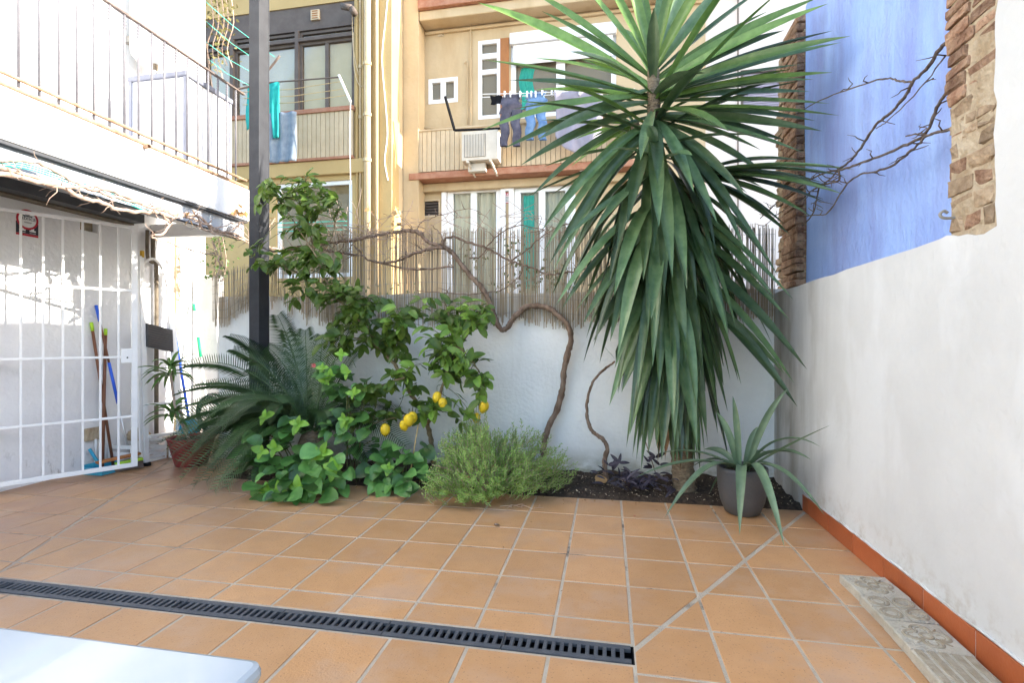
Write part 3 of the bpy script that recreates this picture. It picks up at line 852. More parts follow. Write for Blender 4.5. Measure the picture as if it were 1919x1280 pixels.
hp.tube(spline([(-4.55,4.45,4.0),(-4.55,4.45,3.9),(-4.60,4.46,3.82),(-4.75,4.46,3.80)]), .012, 8)
hp.build('hose', 'pvc', ht, smooth=True)
hv = MB(); hv.box(-4.57,4.43,3.90,-4.53,4.47,3.96); hv.box(-4.48,4.34,3.92,-4.44,4.38,3.98); hv.build('valve', 'dirtpipe', ht, bevel=.004)
MB().box(XL+.001, 4.30, 4.2, -4.68, 4.48, 4.26).build('bracket', 'wire', ht)

# ---- clothes line on the balcony end
cl = thing('balcony_clothesline', 'green plastic clothes lines strung from a bent metal arm by the post', 'clothesline', (-3.65, 4.6, 3.7))
arm = [atY(447,166,4.62), atY(470,160,4.6), atY(495,140,4.58), atY(524,104,4.56)]
MB().tube(spline(arm), .011, 8).build('arm', 'railtop', cl, smooth=True)
for (x0_, y0_, x1_, y1_) in ((372,-10,515,106),(380,34,500,126),(384,76,486,143),(388,108,468,160)):
    a = atY(x0_, y0_, 5.5); b_ = atY(x1_, y1_, 4.58); mid = (a+b_)/2 - Vector((0,0,.03))
    MB().tube([a, mid, b_], .0035, 5).build('line', 'line', cl)
MB().bar(atY(366,-20,5.5), atY(392,120,5.5), .02, .02).build('far_arm', 'railtop', cl)

# =================================================================== BUILDINGS BEYOND THE GARDEN WALL
def F(px0, py0, px1, py1, Y):
    """rectangle on a facade plane: x0, z0, x1, z1"""
    mx, my = (px0+px1)/2, (py0+py1)/2
    return atY(px0, my, Y).x, atY(mx, py1, Y).z, atY(px1, my, Y).x, atY(mx, py0, Y).z
def fbox(mb, r, ya, yb): return mb.box(r[0], ya, r[1], r[2], yb, r[3])
def frame_mb(r, w, ya, yb, bars=()):
    mb = MB(); x0, z0, x1, z1 = r
    mb.box(x0, ya, z0, x0+w, yb, z1); mb.box(x1-w, ya, z0, x1, yb, z1)
    mb.box(x0+w, ya, z1-w, x1-w, yb, z1); mb.box(x0+w, ya, z0, x1-w, yb, z0+w)
    for kind, t, bw_ in bars:
        if kind == 'v': xc = lerp(x0, x1, t); mb.box(xc-bw_/2, ya+.004, z0+w, xc+bw_/2, yb, z1-w)
        else: zc = lerp(z0, z1, t); mb.box(x0+w, ya+.006, zc-bw_/2, x1-w, yb, zc+bw_/2)
    return mb
def window(parent, r, w, Y, fm, bars=(), back='blind', depth=.10, curtain=False, cols=1):
    """frame set into the opening, glass panes, and what hangs behind the glass"""
    wdw = frame_mb(r, w, Y+.03, Y+.09, bars).build('window', fm, parent, bevel=.004)
    x0, z0, x1, z1 = r
    vs_ = sorted([0]+[t for k, t, b in bars if k == 'v']+[1]); hs_ = sorted([0]+[t for k, t, b in bars if k == 'h']+[1])
    for i in range(len(vs_)-1):
        for j in range(len(hs_)-1):
            a, b = lerp(x0, x1, vs_[i]), lerp(x0, x1, vs_[i+1]); c, d = lerp(z0, z1, hs_[j]), lerp(z0, z1, hs_[j+1])
            MB().box(a+w*.6, Y+.058, c+w*.6, b-w*.6, Y+.064, d-w*.6).build('pane', 'glass', wdw)
    if back:
        mb = MB()
        if curtain: mb.grid(lambda u, v: (lerp(x0+w*.5, x1-w*.5, u), Y+.14+.018*math.sin(u*46+math.sin(v*3)), lerp(z0, z1, v)), 70, 4)
        else: mb.box(x0+.005, Y+.092, z0+.005, x1-.005, Y+.097, z1-.005)
        mb.build('curtain' if curtain else 'blind', back, wdw, smooth=curtain)
    return wdw
def ribs(parent, r, Y, pitch, name='slat'):
    """panelled balustrade: separate upright slats in front of a dark board"""
    x0, z0, x1, z1 = r
    pn = MB().box(x0, Y+.03, z0, x1, Y+.06, z1).build('balustrade', 'ribdark', parent)
    n = max(1, round((x1-x0)/pitch)); sl = None; w_ = (x1-x0)/n
    for k in range(n):
        if sl is None:
            o = MB().box(-w_*.45, -.012, z0-z0, w_*.45, .029, z1-z0).build(name, 'rib', None, bevel=.006); sl = o.data
        else:
            o = bpy.data.objects.new(name, sl); col.objects.link(o)
        o.parent = pn; o.location = Vector((x0+w_*(k+.5), Y, z0)) - ORG[parent.name]

# ---- ochre bay on the left
Y1 = 8.45
ob = thing('ochre_building', 'ochre apartment building with dark framed gallery windows behind the post', 'building', (-5, Y1, 0))
XO = -3.75
gal = F(427, 58, 664, 214, Y1); gal = (gal[0]-1.6, gal[1], gal[2], gal[3])
low_ = F(518, 340, 660, 520, Y1)
ow = MB(); top = F(427, 14, 664, 60, Y1)
holes_wall(ow, -9.0, XO, -0.05, 13.0, Y1, Y1+.32, [(gal[0], gal[1], gal[2], top[3]), low_])
ow.build('wall', 'ochre', ob)
MB().box(-9, Y1+.5, 0, XO-.05, Y1+.6, 13).build('inner_wall', 'room', ob)
bl = F(427, 217, 664, 303, Y1); bl = (gal[0], bl[1], gal[2], bl[3])
ribs(ob, bl, Y1-.05, .088)
sl_ = F(427, 211, 664, 219, Y1); MB().box(gal[0], Y1-.09, sl_[1], gal[2]+.02, Y1+.05, sl_[3]).build('sill', 'ledge', ob, bevel=.006)
lg = F(427, 302, 664, 307, Y1); MB().box(gal[0], Y1-.10, lg[1], gal[2]+.02, Y1-.002, lg[3]).build('ledge', 'ledge', ob, bevel=.006)
MB().box(-9, Y1-.07, lg[1]-.26, XO-.45, Y1-.002, lg[1]-.003).build('cornice', 'ochre', ob, bevel=.015)
# dark top panel with a vent, then the glazing
tp = F(427, 14, 664, 58, Y1)
pnl = MB().box(gal[0], Y1+.02, tp[1], gal[2], Y1+.06, tp[3]-.004).build('top_panel', 'grille', ob)
vt = F(583, 18, 599, 37, Y1)
vf = MB().box(vt[0], Y1-.02, vt[1], vt[2], Y1+.019, vt[3]).build('vent', 'rib', ob, bevel=.005)
vb = MB()
for k in range(4): zz = lerp(vt[1]+.03, vt[3]-.03, k/3); vb.box(vt[0]+.03, Y1-.026, zz-.008, vt[2]-.03, Y1-.021, zz+.008)
vb.build('grille', 'wood', vf)
gx = lambda px: atY(px, 140, Y1).x
edges = [gal[0], gx(380), gx(434), gx(484), gx(556), gx(664)]
tz = F(427, 43, 664, 76, Y1)
for i in range(len(edges)-1):
    a, b = edges[i]+.02, edges[i+1]-.02
    window(ob, (a, gal[1]+.02, b, tz[1]-.02), .06, Y1+.02, 'grille', [('v', .5, .07)] if b-a > .8 else (), 'blind')
    window(ob, (a, tz[1]+.02, b, tp[1]-.01), .05, Y1+.02, 'grille', (), 'blind')
mu = MB()
for e in edges[1:-1]: mu.box(e-.035, Y1-.01, gal[1], e+.035, Y1+.10, tp[1])
mu.box(gal[0], Y1-.006, tz[1]-.03, gal[2], Y1+.10, tz[1]+.03)
mu.build('mullion', 'grille', ob)
window(ob, low_, .075, Y1, 'pvc', (), 'room')
for k in range(3):
    a = atY(520, 418+8*k, Y1-.3); b = atY(650, 414+8*k, Y1-.3); MB().tube([a, b], .006, 5).build('drying_rail', 'line', ob)
# corner column, pipes and cables
cp = F(664, 0, 684, 400, Y1)
for px, rr, ya, m_, nm in ((668,.018,.03,'ochre','pipe'),(674,.014,.03,'rib','pipe'),(679,.018,.03,'ochre','pipe'),(690,.062,.08,'cream','downpipe'),(706,.028,.05,'cream','pipe')):
    x_ = atY(px, 200, Y1-.05).x
    p_ = MB().tube([(x_, Y1-ya, .0), (x_, Y1-ya, 13)], rr, 12).build(nm, m_, ob, smooth=True)
    if nm == 'downpipe' or px == 674:
        for zz in (4.4, 5.2, 6.1, 7.4): MB().lathe([(rr, -.03), (rr+.014, -.028), (rr+.014, .028), (rr, .03)], (x_, Y1-ya, zz), 12).build('clamp', m_, p_)
cabl = [(728,-20),(722,40),(716,110),(722,190),(726,250),(721,300),(727,338)]
MB().tube(spline([atY(a, b, Y1-.02) for a, b in cabl]), .011, 6).build('cable', 'pvc', ob, smooth=True)
for pts in ([(662,60),(664,130),(674,160),(680,160)], [(660,20),(662,90),(672,140)]):
    MB().tube(spline([atY(a, b, Y1-.06) for a, b in pts]), .007, 5).build('cable', 'rib', ob, smooth=True)
fl_ = atY(653, 16, Y1-.2)
sp = MB(); sp.tube([fl_+Vector((-.12,0,.06)), fl_+Vector((.06,-.02,.0))], .055, 10); sp.tube([fl_+Vector((.06,0,0)), fl_+Vector((.12,0,-.1))], .06, 10)
sp.build('floodlight', 'grille', ob, smooth=True)
# return face and step of the bay
MB().box(XO-.25, Y1+.321, 0, XO-.001, 9.3, 13).build('return_wall', 'cream', ob)
px0 = atY(755, 200, 8.95).x; px1 = atY(784, 200, 8.95).x

# ---- cream bay in the middle
Y2 = 9.3
cbld = thing('cream_building', 'cream apartment building with laundry gallery behind the reed fence', 'building', (0, Y2, 0))
XE = atY(1322, 300, Y2).x
smallw = F(803, 146, 858, 193, Y2); tall = F(896, 74, 938, 222, Y2); big = F(957, 60, 1155, 215, Y2)
d1 = F(838, 352, 938, 560, Y2); d2 = F(964, 350, 1068, 560, Y2); lou = F(781, 374, 825, 407, Y2)
cw = MB()
holes_wall(cw, XO+.001, XE, -0.05, 13.0, Y2, Y2+.25, [smallw, tall, big, d1, d2, lou])
cw.build('wall', 'cream', cbld)
MB().box(XO, Y2+.5, 0, XE, Y2+.55, 13).build('inner_wall', 'room', cbld)
MB().box(px0, 8.95, -0.05, px1, Y2-.001, 13).build('pilaster', 'cream', cbld, bevel=.01)
window(cbld, smallw, .075, Y2-.04, 'pvc', [('v', .5, .10)], 'acgrille')
window(cbld, tall, .07, Y2-.03, 'pvc', [('h', .60, .09), ('h', .80, .10)], 'acgrille')
wt = F(938, 72, 955, 222, Y2); MB().box(wt[0], Y2-.03, wt[1], wt[2]-.01, Y2-.001, wt[3]).build('timber_strip', 'wood', cbld)
window(cbld, big, .09, Y2, 'pvc', [('v', .48, .16)], 'acgrille')
sh = F(957, 62, 1155, 112, Y2); sh = (sh[0], sh[1], sh[2], sh[3])
MB().box(sh[0], Y2-.10, sh[3]-.14, sh[2], Y2-.001, sh[3]+.06).build('shutter_box', 'pvc', cbld, bevel=.008)
zz = sh[3]-.145; k = 0
while zz > sh[1]:
    MB().box(sh[0]+.06, Y2-.05, zz-.046, sh[2]-.06, Y2-.025, zz-.002).build('shutter_slat', 'pvc', cbld, bevel=.006); zz -= .046
tc_ = F(974, 122, 1000, 200, Y2)
MB().grid(lambda u, v: (lerp(tc_[0], tc_[2], u)+.03*math.sin(v*7), Y2+.075+.010*math.sin(u*20), lerp(tc_[1], tc_[3], v)), 24, 10).build('curtain', 'teal', cbld, smooth=True)
br = F(786, 247, 1137, 322, Y2); ribs(cbld, br, Y2-.30, .088)
MB().box(br[0], Y2-.33, br[3]+.001, br[2], Y2-.24, br[3]+.035).build('balustrade_cap', 'rib', cbld, bevel=.006)
rlg = F(780, 322, 1130, 338, Y2)
MB().box(rlg[0], Y2-.38, rlg[1], rlg[2]+.6, Y2-.002, rlg[1]+.12).build('ledge', 'ledge', cbld, bevel=.01)
MB().box(rlg[0], Y2-.12, rlg[1]-.16, rlg[2]+.6, Y2-.002, rlg[1]-.004).build('cornice', 'cream', cbld, bevel=.02)
ug = F(784, 0, 1260, 12, Y2)
MB().box(px1+.01, Y2-.42, ug[1]-.02, XE-.02, Y2-.002, ug[3]+.3).build('upper_ledge', 'ledge', cbld, bevel=.01)
MB().box(px1+.01, Y2-.34, ug[1]-.20, XE-.02, Y2-.002, ug[1]-.024).build('upper_cornice', 'cream', cbld, bevel=.02)
tr = F(784, 30, 1260, 36, Y2); MB().box(px1+.01, Y2-.05, tr[1]-.05, XE-.02, Y2-.001, tr[1]).build('string_course', 'cream', cbld, bevel=.01)
for pts, rr in (([(882,44),(882,232),(874,240),(790,240)], .016), ([(870,118),(876,122),(876,232)], .010), ([(745,200),(770,232),(786,240),(880,236)], .014)):
    MB().tube(spline([atY(a, b, Y2-.03) for a, b in pts], 6), rr, 6).build('pipe', 'cream', cbld, smooth=True)
for r_ in (F(821,53,832,68,Y2), F(991,337,1003,346,Y2)):
    MB().box(r_[0], Y2-.012, r_[1], r_[2], Y2-.001, r_[3]).build('air_brick', 'mortar', cbld)
# louvred vent
lv = frame_mb(lou, .03, Y2-.01, Y2+.06).build('louvre', 'rib', cbld)
for k in range(5):
    zc = lerp(lou[1]+.06, lou[3]-.06, k/4)
    MB().add([(lou[0]+.03,Y2+.0,zc-.03),(lou[2]-.03,Y2+.0,zc-.03),(lou[2]-.03,Y2+.07,zc+.03),(lou[0]+.03,Y2+.07,zc+.03),
              (lou[0]+.03,Y2+.0,zc-.022),(lou[2]-.03,Y2+.0,zc-.022),(lou[2]-.03,Y2+.07,zc+.038),(lou[0]+.03,Y2+.07,zc+.038)],
             [(3,2,1,0),(4,5,6,7),(0,1,5,4),(1,2,6,5),(2,3,7,6),(3,0,4,7)]).build('slat', 'grille', lv)
MB().box(lou[0], Y2+.12, lou[1], lou[2], Y2+.13, lou[3]).build('back', 'black', lv)
for d_, cc in ((d1, 'curtain'), (d2, 'curtain')):
    window(cbld, d_, .085, Y2-.03, 'pvc', [('v', .09, .05), ('v', .50, .12)], cc, curtain=True)
    f_ = MB(); f_.box(d_[0]-.10, Y2-.05, d_[1], d_[0]-.002, Y2-.001, d_[3]+.10); f_.box(d_[2]+.002, Y2-.05, d_[1], d_[2]+.10, Y2-.001, d_[3]+.10)
    f_.box(d_[0]-.001, Y2-.05, d_[3]+.003, d_[2]+.001, Y2-.001, d_[3]+.10); f_.build('surround', 'pvc', cbld, bevel=.01)
t2 = F(980, 364, 1000, 540, Y2)
MB().grid(lambda u, v: (lerp(t2[0], t2[2], u), Y2+.075+.010*math.sin(u*22), lerp(t2[1], t2[3], v)), 30, 3).build('curtain', 'teal', cbld, smooth=True)
# alarm plate and little box above it
ap = F(940, 361, 959, 381, Y2); als = thing('alarm_sign', 'small white alarm plate with red border between the two white doors', 'sign', (ap[0], Y2, ap[1]))
MB().box(ap[0], Y2-.012, ap[1], ap[2], Y2-.001, ap[3]).build('plate', 'pvc', als)
rd = frame_mb((ap[0], ap[1], ap[2], ap[3]), .016, Y2-.016, Y2-.0125)
rd.box(ap[0]+.017, Y2-.016, lerp(ap[1], ap[3], .68), ap[2]-.017, Y2-.0125, lerp(ap[1], ap[3], .74))
for u in (.18, .34, .5, .66, .82):
    xx_ = lerp(ap[0], ap[2], u); rd.box(xx_-.008, Y2-.016, lerp(ap[1], ap[3], .78), xx_+.008, Y2-.0125, lerp(ap[1], ap[3], .90))
rd.build('red_print', 'red', als)
gt2 = MB()
for v in (.2, .32, .44, .56): zc = lerp(ap[1], ap[3], v); gt2.box(ap[0]+.05, Y2-.015, zc-.006, ap[2]-.05, Y2-.0125, zc+.006)
gt2.build('small_print', 'acgrille', als)
ab = F(946, 348, 959, 359, Y2); abx = thing('alarm_box', 'small white alarm box above the red bordered plate', 'alarm box', (ab[0], Y2, ab[1]))
MB().box(ab[0], Y2-.06, ab[1], ab[2], Y2-.001, ab[3]).build('case', 'pvc', abx, bevel=.01)
MB().box(lerp(ab[0],ab[2],.2), Y2-.063, lerp(ab[1],ab[3],.65), lerp(ab[0],ab[2],.7), Y2-.0605, lerp(ab[1],ab[3],.85)).build('print', 'navy', abx)
lp = F(900, 322, 912, 332, Y2); lmp = thing('wall_lamp', 'small cream box lamp on the red ledge under the air conditioner', 'lamp', (lp[0], Y2, lp[1]))
MB().box(lp[0]-.1, Y2-.50, lp[1]-.05, lp[2]+.1, Y2-.385, lp[3]).build('case', 'acbody', lmp, bevel=.01)
sl2 = atY(1095, 330, Y2-.25); scm = thing('security_camera', 'white tube security camera under the red ledge left of the yucca', 'camera', tuple(sl2))
MB().tube([sl2+Vector((-.05,-.03,.12)), sl2+Vector((.1,-.02,-.14))], .045, 12).build('body', 'pvc', scm, smooth=True)
MB().lathe([(.001,-.06),(.05,-.04),(.065,0),(.05,.04),(.001,.06)], sl2+Vector((-.06,.05,.16)), 14).build('joint', 'alu', scm, smooth=True)
MB().bar(sl2+Vector((-.06,.05,.16)), sl2+Vector((-.06,.25,.20)), .03, .03).build('arm', 'pvc', scm)

# ---- pale pink building on the right, seen past the yucca
Y3 = 9.35
pb = thing('pink_building', 'pale pink building with mauve slatted blind behind the yucca', 'building', (2, Y3, 0))
bz = F(1388, 128, 1452, 205, Y3)
pw = MB(); holes_wall(pw, XE+.001, 5.5, -.05, 13, Y3, Y3+.25, [(bz[0], bz[1], bz[2]+.6, bz[3])])
pw.build('wall', 'pinkwall', pb)
bf = frame_mb((bz[0], bz[1], bz[2]+.6, bz[3]), .05, Y3+.02, Y3+.08).build('window', 'grille', pb)
zz = bz[1]+.05
while zz < bz[3]-.05:
    MB().box(bz[0]+.05, Y3+.05, zz, bz[2]+.55, Y3+.075, zz+.032).build('slat', 'blindpurple', bf); zz += .04
MB().box(bz[0], Y3+.12, bz[1], bz[2]+.6, Y3+.13, bz[3]).build('back', 'black', bf)
pcx = atY(1383, 300, Y3-.03).x
MB().tube([(pcx, Y3-.03, 1.5), (pcx, Y3-.03, 9)], .012, 6).build('pipe', 'grille', pb)
# yard behind the wall
MB().box(-8, 6.6, -.05, XE, Y2-.6, .0)

# ---- air conditioner
ac = F(867, 247, 935, 302, Y2-.55)
acu = thing('air_conditioner', 'beige outdoor air conditioner on brackets below the small window', 'air conditioner', (ac[0], Y2-.3, ac[1]))
MB().box(ac[0], Y2-.62, ac[1], ac[2], Y2-.34, ac[3]).build('case', 'acbody', acu, bevel=.015)
gxr = lerp(ac[0], ac[2], .66)
gr = MB().box(ac[0]+.05, Y2-.628, ac[1]+.06, gxr, Y2-.621, ac[3]-.06).build('fan_grille', 'acgrille', acu)
nn = 13
for k in range(nn):
    xx_ = lerp(ac[0]+.06, gxr-.01, (k+.5)/nn); MB().box(xx_-.008, Y2-.638, ac[1]+.06, xx_+.008, Y2-.629, ac[3]-.06).build('slat', 'acbody', gr)
for u in (.18, .80):
    xx_ = lerp(ac[0], ac[2], u); bk = MB(); bk.bar((xx_, Y2-.66, ac[1]-.03), (xx_, Y2-.33, ac[1]-.03), .04, .04); bk.bar((xx_, Y2-.62, ac[1]-.04), (xx_+.06, Y2-.33, ac[1]-.20), .03, .03)
    bk.build('bracket', 'acbody', acu)
# ---- black drying arm
da = thing('drying_arm', 'black angled drying arm beside the beige air conditioner', 'drying rack', tuple(atY(852,244,Y2-.5)))
dm = MB(); q0, q1, q2 = atY(834,180,Y2-.75), atY(852,244,Y2-.6), atY(945,240,Y2-.6)
dm.bar(q0, q1, .035, .035); dm.bar(q1, q2, .035, .03); dm.build('arm', 'blackmatt', da)

# ---- laundry
def cloth(name, px0, py0, px1, py1, Y, m, label, cat, group, amp=.02, waves=3, taper=0.0, belly=0.0, nu=22, nv=16, seed=0):
    r_ = F(px0, py0, px1, py1, Y); x0, z0, x1, z1 = r_
    mb = MB()
    def fn(u, v):
        t = v; xm = (x0+x1)/2; hw = (x1-x0)/2*(1-taper*t)
        X = xm + (u*2-1)*hw + .01*math.sin(v*6+seed)
        Z = z1 - (z1-z0)*t*(1 - belly*(2*u-1)**2) - .015*math.sin(u*math.pi*waves)**2*(1-t)
        return (X, Y + amp*math.sin(u*math.pi*2*waves + seed + v*1.2)*(.4+.6*t) + amp*.5*math.sin(v*5+u*3+seed), Z)
    mb.grid(fn, nu, nv)
    o = mb.build(name, m, None, smooth=True, solid=.008)
    return tag(o, label, cat, group)
Yc = 7.6
lt = thing('gallery_clothesline', 'yellow clothes lines on a white arm in front of the dark gallery', 'clothesline', tuple(atY(640,150,Yc)))
MB().bar(atY(635,140,Yc), atY(657,190,Yc), .03, .03).build('arm', 'pvc', lt)
MB().tube(spline([atY(657,190,Yc), atY(656,260,Yc+.02), atY(657,345,Yc)]), .007, 5).build('rope', 'pvc', lt)
MB().tube([atY(455,158,Yc), atY(636,144,Yc)], .012, 6).build('pole', 'grille', lt)
for k, (a, b) in enumerate((((455,172),(640,152)), ((455,184),(644,166)), ((455,196),(649,178)))):
    p_, q_ = atY(*a, Yc), atY(*b, Yc); MB().tube([p_, (p_+q_)/2-Vector((0,0,.04)), q_], .006, 5).build('line', 'bamboo', lt)
cloth('teal_towel', 461, 156, 523, 240, Yc, 'teal', 'bright teal towel hanging behind the steel post', 'towel', None, .03, 3, seed=1)
cloth('teal_strip', 508, 160, 524, 258, Yc-.06, 'teal', 'narrow teal cloth hanging right of the steel post', 'cloth', None, .02, 1.5, .3, seed=2)
cloth('blue_cloth', 504, 210, 556, 303, Yc-.02, 'greydenim', 'faded blue cloth hanging below the teal towel', 'cloth', None, .03, 2.5, .06, seed=3)
Yl = 8.62
ln = thing('laundry_line', 'white laundry line with pegs across the cream gallery', 'clothesline', tuple(atY(1000,180,Yl)))
MB().tube([atY(900,176,Yl), atY(990,172,Yl)-Vector((0,0,.02)), atY(1190,166,Yl)], .006, 5).build('line', 'pvc', ln)
MB().tube([atY(900,182,Yl+.1), atY(1190,172,Yl+.1)], .006, 5).build('line', 'pvc', ln)
for px in (946, 957, 975, 988, 996, 1004, 1016, 1034, 1040, 1086, 1118):
    c_ = atY(px, 175 if px < 1010 else 171, Yl-.01); MB().box(c_.x-.012, c_.y-.03, c_.z-.07, c_.x+.012, c_.y+.03, c_.z+.035).build('peg', 'pvc', ln)
def trousers(px0, py0, px1, py1, Y, m, label, seed):
    r_ = F(px0, py0, px1, py1, Y); x0, z0, x1, z1 = r_; H_ = z1-z0; Wd = x1-x0
    mb = MB()
    def tubeleg(xc0, xc1, w0, w1, za, zb):
        n = 12; k = 9; o = len(mb.v)
        for j in range(k+1):
            t = j/k
            for i in range(n):
                a = 2*math.pi*i/n; wv = 1+.18*math.sin(3*a+j*1.1+seed)
                mb.v.append((lerp(xc0,xc1,t)+.012*math.sin(j*1.3+seed)+math.cos(a)*lerp(w0,w1,t)*wv, Y+.02*math.sin(j*.9)+math.sin(a)*.035*wv, lerp(za,zb,t)))
        for j in range(k):
            for i in range(n): mb.f.append((o+j*n+i, o+j*n+(i+1)%n, o+(j+1)*n+(i+1)%n, o+(j+1)*n+i))
    tubeleg((x0+x1)/2, (x0+x1)/2, Wd*.40, Wd*.46, z1, z1-H_*.34)
    tubeleg(x0+Wd*.27, x0+Wd*.20, Wd*.23, Wd*.17, z1-H_*.30, z0+H_*.02)
    tubeleg(x0+Wd*.73, x0+Wd*.78, Wd*.23, Wd*.16, z1-H_*.30, z0)
    return tag(mb.build('trousers', m, None, smooth=True), label, 'trousers', 'trousers on the laundry line')
trousers(936, 178, 978, 274, Yl, 'darkcloth', 'dark grey trousers hanging on the gallery laundry line', 1)
trousers(984, 173, 1026, 262, Yl+.02, 'denim', 'blue jeans hanging on the gallery laundry line', 2)
cloth('black_garment', 920, 178, 942, 195, Yl, 'blackmatt', 'small black garment pegged left of the dark trousers', 'garment', None, .015, 1.5, seed=4)
cloth('lilac_sheet', 1040, 168, 1130, 288, Yl, 'sheet', 'large lilac grey sheet hanging in a deep fold on the laundry line', 'sheet', None, .05, 2.2, .05, .30, 34, 20, seed=5)
cloth('white_garment', 1136, 168, 1166, 205, Yl, 'pvc', 'small white garment pegged right of the lilac sheet', 'garment', None, .02, 1.5, .2, seed=6)

# =================================================================== REED SCREEN
def reed_panel(px0, px1, topf, botf, Y, label, step=.0080, miss=.05):
    t = thing('reed_screen', label, 'fence', tuple(atY((px0+px1)/2, botf((px0+px1)/2), Y)), 'reed screens on the garden wall')
    mb = MB(); x = atY(px0, 500, Y).x; xe = atY(px1, 500, Y).x
    X0 = x; n = 0; tops = []
    while x < xe:
        px = px0 + (px1-px0)*(x-X0)/(xe-X0)
        zt = atY(px, topf(px), Y).z + rnd(-.035, .02); zb = atY(px, botf(px), Y).z + rnd(-.05, .05)
        if random.random() < .06: zt -= rnd(.05, .3)
        if random.random() < .06: zb += rnd(.05, .2)
        if random.random() > miss:
            r_ = rnd(.0026, .0048); l_ = rnd(-.012, .012); y_ = Y + rnd(-.006, .006); b_ = rnd(-.006,.006)
            mb.tube([(x+b_, y_, zb), (x+l_*.5, y_+rnd(-.003,.003), (zb+zt)/2), (x+l_, y_, zt)], [r_, r_*.95, r_*.8], 4)
        x += step*rnd(.75, 1.3)
    o = mb.build('reeds', 'reed', t); o['kind'] = 'stuff'
    wz = MB()
    k = 0
    while k < 6:
        pts = []
        for j in range(25):
            px = lerp(px0, px1, j/24); za = atY(px, topf(px), Y).z; zb = atY(px, botf(px), Y).z
            pts.append((atY(px, 500, Y).x, Y-.009+.002*(j % 2), lerp(zb, za, .1+k*.16)+rnd(-.006,.006)))
        wz.tube(pts, .0016, 4); k += 1
    wz.build('tie_wire', 'wire', t)
    return t
YR = 4.555
reed_panel(598, 1452, lambda p: 432 - (p-600)*.012, lambda p: 607 + 6*math.sin(p*.03) - (p-600)*.006, YR, 'long dry reed screen along the garden wall behind the yucca')
reed_panel(503, 596, lambda p: 470+8*math.sin(p*.1), lambda p: 560 + (p-503)*.45 + 10*math.sin(p*.2), YR, 'ragged reed screen scrap just right of the steel post', miss=.15)
reed_panel(399, 468, lambda p: 512 - (p-399)*.25, lambda p: 606 - max(0, p-425)*.75, YR-.01, 'short torn reed screen piece left of the steel post', miss=.03)
reed_panel(440, 500, lambda p: 520, lambda p: 575+8*math.sin(p), YR+.03, 'thin reed strip behind the steel post', miss=.3)

# =================================================================== VINES
def vine_path(pts, r0, r1, k=5, wob=.006, n=7, mb=None):
    p = spline(pts, k); m = len(p)
    p = [q + Vector((rnd(-wob,wob), rnd(-wob,wob), rnd(-wob,wob))) for q in p]
    rad = [lerp(r0, r1, i/(m-1))*rnd(.86, 1.16) for i in range(m)]
    (mb or MB()).tube(p, rad, n); return p
def twigs(mb, path, count, ln, r=.0035, droop=-.1):
    for _ in range(count):
        b = random.choice(path); d = Vector((rnd(-1,1), rnd(-.7,.3), rnd(-.6,1))).normalized(); L = rnd(.4,1)*ln
        mb.tube([b, b+d*L*.35+Vector((rnd(-.02,.02),rnd(-.02,.02),0)), b+d*L*.7+Vector((0,0,droop*L*.3)), b+d*L+Vector((rnd(-.03,.03),0,droop*L))], [r, r*.85, r*.65, r*.3], 5)
VY = 4.51
gv = thing('grape_vine', 'old twisting vine climbing the white wall and spreading along the reed screen', 'vine', tuple(atY(1017, 880, VY)))
mb = MB()
vp = [(1016,884),(1017,862),(1019,840),(1023,815),(1033,790),(1046,762),(1054,728),(1057,695),(1064,662),(1070,634),(1064,610),(1046,591),(1030,578),(1008,573),(984,576),(964,594),(950,615),(938,616),(926,590),(918,566),(904,540),(884,519),(866,497),(850,476),(838,466),(824,460)]
vine_path([atY(a, b, VY-.02*math.sin(i*.8)) for i, (a, b) in enumerate(vp)], .029, .021, 6, .004, 10, mb)
mb.build('trunk', 'bark', gv, smooth=True)
def branch(parent, pts, r0, r1, tw=0, ln=.2, Y=VY-.03, X=None, m='bark', k=5, wob=.007):
    q = MB()
    p = vine_path([(atX(a, b, X) if X is not None else atY(a, b, Y)) for a, b in pts], r0, r1, k, wob, 7, q)
    if tw: twigs(q, p, tw, ln)
    q.build('branch', m, parent, smooth=True); return p
branch(gv, [(826,461),(800,452),(788,438),(768,432),(735,436),(700,442),(665,450),(630,454),(595,458),(560,466),(520,470),(505,468)], .019, .011, 26, .22)
branch(gv, [(830,464),(800,468),(770,478),(745,490),(715,492),(690,487),(672,470),(660,458)], .017, .006, 14, .2)
branch(gv, [(700,488),(740,500),(775,505),(810,503),(850,500)], .010, .008, 6, .15, VY-.02)
branch(gv, [(668,478),(640,474),(610,469),(570,460),(530,470)], .012, .006, 12, .2)
branch(gv, [(828,460),(834,446),(853,444),(880,455),(905,462),(930,474),(952,488),(975,494),(996,502),(1025,513),(1060,512),(1095,503),(1125,490)], .012, .006, 10, .16)
branch(gv, [(832,455),(826,440),(818,430),(808,421)], .007, .003)
branch(gv, [(955,490),(985,470),(1010,448),(1035,430),(1070,418),(1110,405),(1140,398)], .007, .003, 10, .2)
branch(gv, [(880,485),(900,480),(918,455),(945,432),(975,422),(1010,428),(1030,440)], .007, .003, 8, .2)
branch(gv, [(782,432),(790,418),(810,408),(840,400),(860,393),(890,393),(915,410)], .0045, .002, 6, .12)
branch(gv, [(905,548),(870,552),(820,548),(785,545)], .005, .003, 4, .1)
branch(gv, [(760,470),(764,500),(762,530)], .005, .003)
branch(gv, [(980,495),(975,515),(960,530),(935,545),(915,548)], .005, .003, 4, .1)
br_ = MB()
lp = [atY(rnd(600,1110), rnd(405,445), VY-.03) for _ in range(62)] + [atY(rnd(600,820), rnd(415,470), VY-.04) for _ in range(46)]
